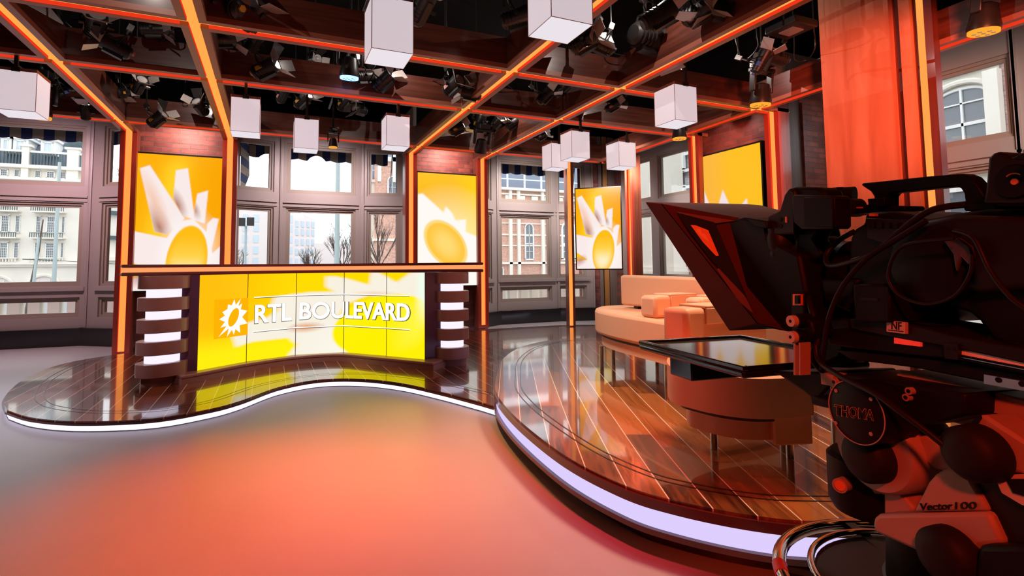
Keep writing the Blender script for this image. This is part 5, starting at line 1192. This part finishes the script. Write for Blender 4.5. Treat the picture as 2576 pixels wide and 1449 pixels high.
MB().cyl(at_b(2112, 492, 1.22), at_b(2112, 471, 1.22), .009, seg=12).build('microphone_knob', M['rig'], ca)
MB().lathe(at_b(2128, 522, 1.19), RR, [(0, .014), (.006, .024), (.04, .024)], 20).build('rail_knob', M['rig2'], ca)
slab(MB(), [(2470, 513), (2477, 485), (2483, 420), (2485, 398), (2497, 384), (2512, 382), (2528, 388), (2540, 396), (2720, 370), (2720, 513)], 1.10, 1.26).build('viewfinder', M['rig2'], ca, bevel=.005)
slab(MB(), [(2540, 398), (2576, 383), (2720, 365), (2720, 390), (2556, 402)], 1.05, 1.30).build('viewfinder_hood', M['rig'], ca, bevel=.003)
c = at_b(2547, 457, 1.095); MB().lathe(c, RR, [(0, .028), (.004, .031), (.02, .031)], 36).build('viewfinder_hub', M['rig'], ca, smooth=40)
MB().lathe(at_b(2551, 457, 1.092), RR, [(0, .0055), (.01, .0055)], 16).build('hub_centre', M['amberbadge'], ca)
MB().tube([at_b(2551, 457, 1.092) + (RF * math.cos(t) + Vector((0, 0, 1)) * math.sin(t)) * .0145 for t in [2.3 + 1.5 * k / 10 for k in range(-10, 1)]], .0012, 6).build('hub_mark', M['amberbadge'], ca)
slab(MB(), [(2420, 515), (2500, 512), (2512, 520), (2505, 532), (2425, 532)], 1.18, 1.27).build('viewfinder_foot', M['rig'], ca, bevel=.004)
# lens with cloth cuff
A_, B_ = at_b(2150, 665, 1.235), at_b(1985, 662, 1.235)
ax = (B_ - A_).normalized(); MB().lathe(A_, ax, [(0, .062), (.06, .062), (.065, .070), (.14, .074), (.15, .080), (.24, .084)], 36).build('lens', M['rig2'], ca, smooth=40)
MB().lathe(at_b(2110, 664, 1.235), ax, [(0, .066), (.02, .078), (.05, .072), (.08, .086), (.11, .08)], 20).build('lens_cloth', M['hoodred'], ca, smooth=60)
slab(MB(), [(2060, 700), (2160, 700), (2140, 790), (2070, 760)], 1.12, 1.18).build('zoom_servo', M['rig'], ca, bevel=.01)
# plastic bag tied at the side
slab(MB(), [(2370, 602), (2410, 598), (2440, 620), (2448, 650), (2436, 668), (2416, 645), (2404, 685), (2396, 640)], 1.075, 1.085).build('clear_plastic_tag', pm('cloudy_plastic', (.07, .055, .075), .25), ca, bevel=.003)
# rails under the camera
sl = root('camera_slide_plate', at_b(2350, 860, 1.2), 'long slide plate and silver rail under the camera body', 'camera plate')
slab(MB(), [(2136, 802), (2172, 797), (2330, 826), (2400, 845), (2720, 905), (2720, 945), (2400, 876), (2240, 848), (2140, 826)], 1.08, 1.26).build('top_plate', M['rig2'], sl, bevel=.003)
slab(MB(), [(2080, 830), (2140, 824), (2412, 868), (2412, 905), (2300, 895), (2140, 875), (2085, 868)], 1.09, 1.25).build('slide_body', M['rig'], sl, bevel=.003)
slab(MB(), [(2408, 863), (2412, 862), (2720, 903), (2720, 950), (2408, 892)], 1.085, 1.25).build('silver_rail', pm('bright_rail', (.95, .93, .90), .3), sl)
for k in range(3): slab(MB(), [(2408, 891 + 5 * k), (2720, 950 + 6 * k), (2720, 953 + 6 * k), (2408, 893 + 5 * k)], 1.082, 1.10).build('rail_groove', M['silver' if k % 2 else 'rig'], sl)
slab(MB(), [(2374, 862), (2409, 866), (2409, 905), (2376, 902)], 1.075, 1.10).build('rail_end_block', M['rig2'], sl)
for k in (0, 1): MB().lathe(at_b(2384 + 15 * k, 878, 1.0745), RR, [(0, .003), (.002, .003)], 10).build('rail_bolt', M['rig'], sl)
slab(MB(), [(2230, 806), (2277, 811), (2277, 840), (2230, 834)], 1.072, 1.08).build('name_plate', M['plate'], sl)
text_on('NF', 2243, 2268, 809, 828, 1.072, M['rig2'], sl, 'plate_print', .0006, .02, 2)
slab(MB(), [(2234, 829), (2272, 833), (2272, 835), (2234, 831)], 1.0712, 1.072).build('plate_line', M['rig2'], sl)
slab(MB(), [(2249, 848), (2314, 857), (2314, 872), (2249, 864)], 1.083, 1.09).build('red_display', pm('red_display', (.5, .02, .01), .4, emis=(1, .04, .02), es=.5), sl)
slab(MB(), [(2100, 880), (2330, 900), (2720, 965), (2720, 1000), (2470, 960), (2300, 925), (2140, 905)], 1.10, 1.24).build('lower_rail', M['rig'], sl, bevel=.003)
slab(MB(), [(2475, 942), (2720, 985), (2720, 1010), (2475, 965)], 1.09, 1.10).build('steel_rail_end', M['silver'], sl)
for x, y in ((2511, 956), (2570, 966)): MB().lathe(at_b(x, y, 1.089), RR, [(0, .005), (.002, .005)], 14).build('rail_hole', M['rig'], sl)
# ---- teleprompter
tp = root('teleprompter', at_b(1850, 700, 1.24), 'black and red teleprompter hood with sloping front and glossy reading screen tray', 'teleprompter')
def hp(px, py, b, db=0): return at_b(px, py, b) + RR * db
W2 = .46
TL, BL = hp(1622, 508, 1.02), hp(1833, 832, 1.02)
TL2, BL2 = TL + RR * W2, BL + RR * W2
q0, q1 = hp(1925, 560, 1.13), hp(2000, 838, 1.13); q0b, q1b = q0 + RR * .24, q1 + RR * .24
n_in = RR
i0, i1 = hp(1662, 512, 1.03), hp(1905, 815, 1.03)
mb = MB(); fd = (TL - i0)
mb.add([TL, BL, i1, i0, TL2, BL2, i1 + RR * (W2 - .02), i0 + RR * (W2 - .02)], [(0, 3, 2, 1), (4, 5, 6, 7), (0, 4, 7, 3), (1, 2, 6, 5), (0, 1, 5, 4)])
mb.build('front_rim', M['hoodred'], tp, bevel=.004)
m0, m1 = hp(1868, 522, 1.10), hp(1930, 828, 1.10)
j0, j1 = i0 + RR * .004, i1 + RR * .004; w_ = W2 - .03
mb = MB(); k0, k1 = q0, q1
mb.add([j0, j1, q1, q0, j0 + RR * w_, j1 + RR * w_, q1b, q0b], [(0, 3, 2, 1), (4, 5, 6, 7), (0, 4, 7, 3), (1, 2, 6, 5), (3, 7, 6, 2)])
mb.build('hood_shell', M['hoodred'], tp, bevel=.003)
# sunk triangular side panels with an orange badge: points lie on the sloping side of the shell
def side(s, t, lift=.002):
    a = j0.lerp(j1, t); b = q0.lerp(q1, t); n = (j1 - j0).cross(q0 - j0).normalized()
    if n.dot(RR) > 0: n = -n
    return a.lerp(b, s) + n * lift
def side_px(px, py, lift=.002):
    n = (j1 - j0).cross(q0 - j0).normalized()
    if n.dot(RR) > 0: n = -n
    d = ray(px, py); t = (j0 - CAM).dot(n) / d.dot(n); return CAM + d * t + n * lift
def spoly(pts, l, name, mat, th=.003):
    n = (j1 - j0).cross(q0 - j0).normalized()
    if n.dot(RR) > 0: n = -n
    return MB().prism([side_px(x, y, l) for x, y in pts], -n * th).build(name, mat, tp)
hr = pm('hood_warm_panel', (.14, .030, .018), .6); spoly([(1702, 533), (1850, 556), (1800, 562), (1712, 540)], .002, 'side_panel_edge', hr)
spoly([(1703, 535), (1798, 560), (1880, 750), (1790, 655), (1740, 590)], .0025, 'side_panel', M['rig2'])
spoly([(1739, 567), (1752, 568), (1783, 580), (1810, 644), (1803, 645), (1770, 610)], .004, 'orange_badge', M['amberbadge'])
spoly([(1752, 576), (1765, 578), (1768, 588), (1776, 590), (1788, 612), (1780, 606), (1764, 594)], .0055, 'badge_mark', pm('badge_mark', (.9, .36, .12), .4))
spoly([(1818, 655), (1880, 755), (1896, 790), (1860, 760), (1805, 680)], .002, 'side_panel_lower', hr)
slab(MB(), [(1798, 575), (1808, 562), (1868, 545), (1880, 548), (1925, 560), (1932, 600), (2010, 640), (2040, 800), (1980, 835), (1905, 822), (1840, 700)], 1.10, 1.36).build('inner_hood', M['rig'], tp, bevel=.01)
slab(MB(), [(1868, 545), (1895, 550), (1928, 556), (1930, 575), (1900, 572)], 1.08, 1.12).build('hood_clip', M['rig'], tp, bevel=.004)
gl = MB(); gl.add([TL + RR * .03 - Vector((0, 0, .01)), BL + RR * .03 + Vector((0, 0, .01)), BL2 - RR * .03 + Vector((0, 0, .01)), TL2 - RR * .03 - Vector((0, 0, .01))], [(0, 1, 2, 3)])
# screen tray: lies level beneath the hood
zt = .905; ty = lambda px, py: at_z(px, py, zt)
c0 = ty(1606, 856); c1 = ty(1870, 922); F_ = (c0 - c1); F_.z = 0; Lf = F_.length; F_.normalize(); R_ = Vector((F_.y, -F_.x, 0)); Wd = .47
def tr(a, b, z): return c1 + F_ * a + R_ * b + Vector((0, 0, z))
def tbox(mb, a0, a1, b0, b1, z0, z1):
    return mb.prism([tr(a0, b0, z0), tr(a0, b1, z0), tr(a1, b1, z0), tr(a1, b0, z0)], (0, 0, z1 - z0))
tbox(MB(), 0, Lf, 0, Wd, -.035, -.012).build('tray_shell', M['black_gloss'], tp, bevel=.008)
mb = MB()
for e in ((0, Lf, 0, .016), (0, Lf, Wd - .016, Wd), (0, .016, .016, Wd - .016), (Lf - .016, Lf, .016, Wd - .016)): tbox(mb, *e, -.014, 0)
mb.build('tray_frame', M['black_gloss'], tp, bevel=.003)
tbox(MB(), .016, Lf - .016, .016, Wd - .016, -.014, -.009).build('reading_screen', M['mirror'], tp)
tbox(MB(), .30, .42, .06, .40, -.11, -.035).build('tray_box', M['black_gloss'], tp, bevel=.005)
for y in (808, 848):
    c = at_b(1988, y, .99); MB().lathe(c, RR, [(0, .0135), (.012, .0145)], 24).build('clamp_knob', M['plate'], tp); MB().lathe(c - RR * .0008, RR, [(0, .004), (.002, .004)], 12).build('knob_hole', M['rig'], tp)
    MB().lathe(c + RR * .012, RR, [(0, .018), (.04, .018)], 24).build('knob_collar', M['rig'], tp)
for x in (1996, 2009): slab(MB(), [(x, 862), (x + 4, 862), (x + 4, 944), (x, 943)], 1.0, 1.03).build('support_rod', M['rigbeige'], tp)
slab(MB(), [(2000, 862), (2009, 862), (2009, 943), (2000, 943)], 1.01, 1.03).build('support_slot', M['rig'], tp)
slab(MB(), [(1985, 795), (2010, 792), (2040, 808), (2048, 840), (2025, 868), (1998, 866)], 1.02, 1.08).build('hinge_plate', M['rig'], tp, bevel=.006)
slab(MB(), [(1994, 740), (2012, 740), (2012, 768), (1994, 768)], 1.05, 1.06).build('latch_frame', M['amberbadge'], tp)
slab(MB(), [(1999, 743), (2008, 743), (2008, 764), (1999, 764)], 1.045, 1.052).build('latch_slot', M['rig'], tp)
slab(MB(), [(1988, 735), (2022, 735), (2022, 800), (1990, 800)], 1.06, 1.12).build('latch_block', M['rig'], tp, bevel=.003)
slab(MB(), [(1900, 930), (2000, 935), (2090, 935), (2100, 960), (2050, 1010), (2020, 985), (1960, 945)], 1.10, 1.30).build('tray_bracket', M['rig'], tp, bevel=.006)
slab(MB(), [(2040, 800), (2140, 800), (2140, 830), (2110, 900), (2060, 920), (2030, 880)], 1.14, 1.28).build('mount_arm', M['rig'], tp, bevel=.006)
slab(MB(), [(2060, 735), (2080, 735), (2080, 800), (2060, 800)], 1.16, 1.20).build('mount_strut', M['rig'], tp)
# small monitor and round lamp body on the hood
sm_ = root('small_monitor', at_b(2040, 520, 1.1), 'small black box monitor with round mount on top of the teleprompter', 'monitor')
slab(MB(), [(1992, 494), (1996, 490), (2092, 492), (2098, 500), (2099, 570), (2092, 576), (2016, 577), (1996, 560)], 1.06, 1.11).build('screen_box', M['rig2'], sm_, bevel=.006)
slab(MB(), [(2020, 496), (2094, 498), (2096, 572), (2022, 570)], 1.056, 1.062).build('screen_face', M['rig'], sm_, bevel=.002)
slab(MB(), [(1980, 485), (1988, 472), (2000, 469), (2060, 472), (2072, 480), (2078, 496), (2078, 560), (1990, 572)], 1.11, 1.17).build('rear_shell', M['rig'], sm_, bevel=.008)
slab(MB(), [(1930, 545), (1960, 530), (1972, 490), (1985, 472), (2000, 480), (2000, 590), (1932, 592)], 1.10, 1.16).build('side_bracket', M['rig2'], sm_, bevel=.006)
MB().lathe(at_b(1966, 648, 1.13), (0, 0, 1), [(0, .030), (.012, .032), (.02, .030), (.034, .036), (.06, .036), (.07, .032), (.10, .033)], 32).build('round_mount', M['rig2'], sm_, smooth=40)
for y in (552, 569): MB().lathe(at_b(1963, y, 1.098), RR, [(0, .006), (.01, .006)], 6).build('hex_bolt', M['rig'], sm_)
slab(MB(), [(1975, 545), (1977, 545), (1977, 560), (1975, 560)], 1.096, 1.10).build('level_mark', M['plate'], sm_)
slab(MB(), [(2010, 575), (2060, 575), (2045, 600), (2070, 640), (2040, 660), (2000, 640)], 1.13, 1.18).build('mount_bracket', M['rig'], sm_, bevel=.006)
# cables on the rig
def rcable(pts, label, r_=.006):
    P = spline([tuple(at_b(*p)) for p in pts], 8, False); o = MB().tube(P, r_, 8).build('camera_cable', M['rig2'], smooth=60); tag(o, label, 'cable', 'cables on the camera'); return o
rcable([(2432, 514, 1.09), (2340, 530, 1.08), (2260, 585, 1.07), (2200, 635, 1.07), (2130, 662, 1.08), (2085, 668, 1.10), (2080, 640, 1.12), (2110, 605, 1.14), (2150, 582, 1.15)], 'black cable sweeping from the handle to the lens', .0065)
rcable([(2330, 555, 1.07), (2250, 605, 1.06), (2180, 650, 1.05), (2120, 720, 1.04), (2085, 800, 1.03), (2072, 880, 1.03), (2068, 930, 1.04)], 'black cable hanging from the lens side down past the tray', .006)
rcable([(2400, 600, 1.05), (2270, 620, 1.05), (2235, 690, 1.05), (2260, 740, 1.05), (2330, 765, 1.05), (2400, 745, 1.05), (2440, 690, 1.05), (2445, 640, 1.05)], 'thin black cable coiled in a loop on the camera side', .0035)
rcable([(2400, 580, 1.06), (2450, 600, 1.05), (2490, 680, 1.04), (2540, 745, 1.03), (2600, 790, 1.03)], 'black cable trailing to the rear of the camera', .0045)
rcable([(2052, 870, 1.03), (2062, 910, 1.02), (2120, 950, 1.0), (2200, 990, .99), (2270, 1040, .99), (2350, 1100, 1.0), (2420, 1160, 1.01)], 'black cable running under the tray across the round cap', .006)
rcable([(2030, 740, 1.08), (2045, 790, 1.06), (2058, 850, 1.05), (2045, 900, 1.04), (2070, 935, 1.06)], 'short looped cable beside the round clamp knobs', .008)

# ================================================================ SMALL PIECES BELONG TO THE PART THEY SIT ON
from collections import defaultdict
KIDS = defaultdict(list)
for o in bpy.data.objects:
    if o.parent: KIDS[o.parent].append(o)
st = lambda o: o.name.split('.')[0]
def centre(o):
    n = len(o.data.vertices); a = np.empty(n * 3, np.float32); o.data.vertices.foreach_get('co', a); return a.reshape(-1, 3).mean(0)
def nest(root_stem, part, pieces):
    for r_ in [o for o in bpy.data.objects if o.parent is None and st(o) == root_stem]:
        ps = [(o, centre(o)) for o in KIDS[r_] if st(o) == part and o.type == 'MESH']
        if not ps: continue
        for o in KIDS[r_]:
            if st(o) in pieces and o.type == 'MESH':
                c0 = centre(o); p_ = min(ps, key=lambda q: float(((q[1] - c0) ** 2).sum()))[0]
                o.parent = p_; o.matrix_parent_inverse = Matrix.Identity(4)
nest('camera_pedestal', 'round_cap', ('cap_rim', 'cap_screw', 'lettering_face', 'red_button')); nest('camera_pedestal', 'stub_knob', ('stub_knob_core',))
nest('camera_pedestal', 'socket_bolt', ('bolt_socket',)); nest('camera_pedestal', 'label_panel', ('label_print',)); nest('camera_pedestal', 'wedge_plate', ('wedge_seam',))
nest('camera_pedestal', 'steering_ring', ('red_grip_tape',)); nest('camera_pedestal', 'steel_collar', ('collar_cap',)); nest('camera_pedestal', 'tilt_arm', ('tilt_arm_edge',))
for o in bpy.data.objects:
    if st(o) == 'lettering' and o.parent and st(o.parent) == 'camera_pedestal':
        c0 = centre(o); host = 'round_cap' if c0[2] > .85 else 'side_cover'
        o.parent = [k for k in KIDS[bpy.data.objects['camera_pedestal']] if st(k) == host][0]; o.matrix_parent_inverse = Matrix.Identity(4)
nest('studio_camera', 'control_panel', ('button', 'red_switch')); nest('studio_camera', 'adapter_box', ('adapter_label',)); nest('studio_camera', 'viewfinder', ('viewfinder_hub', 'hub_centre', 'hub_mark', 'viewfinder_hood'))
nest('studio_camera', 'microphone', ('microphone_knob',)); nest('studio_camera', 'lens', ('lens_cloth',)); nest('studio_camera', 'accessory_rail', ('rail_knob', 'rail_light_line'))
nest('camera_slide_plate', 'name_plate', ('plate_print', 'plate_line')); nest('camera_slide_plate', 'silver_rail', ('rail_groove',)); nest('camera_slide_plate', 'steel_rail_end', ('rail_hole',)); nest('camera_slide_plate', 'rail_end_block', ('rail_bolt',))
nest('teleprompter', 'orange_badge', ('badge_mark',)); nest('teleprompter', 'clamp_knob', ('knob_hole', 'knob_collar')); nest('teleprompter', 'tray_shell', ('tray_frame', 'reading_screen')); nest('teleprompter', 'hood_shell', ('side_panel', 'side_panel_edge', 'side_panel_lower')); nest('teleprompter', 'latch_block', ('latch_frame', 'latch_slot'))
nest('small_monitor', 'side_bracket', ('hex_bolt', 'level_mark')); nest('small_monitor', 'screen_box', ('screen_face',))
nest('news_desk', 'counter_core', ('counter_light',)); nest('news_desk', 'emblem_plate', ('emblem_sun', 'emblem_disc')); nest('news_desk', 'lettering', ('letter_edge_shadow',)); nest('news_desk', 'letter_rule', ('letter_rule_shadow_gap',))
nest('light_post', 'light_strip', ('channel_side_glow',)); nest('ceiling_beam', 'light_strip', ('channel_side_glow',))
nest('studio_spotlight', 'housing', ('lens', 'connector', 'sticker')); nest('moving_head_light', 'lamp_head', ('lens_array', 'lens_cell'))
nest('curved_sofa', 'armrest', ('armrest_cover',)); nest('curved_sofa', 'backrest', ('backrest_bracket',)); nest('curved_armchair', 'armrest', ('armrest_cover',))
nest('cube_pendant', 'opal_shade', ('diffuser', 'rim', 'edge_beading')); nest('hotel_building', 'balcony_slab', ('balcony_railing',))
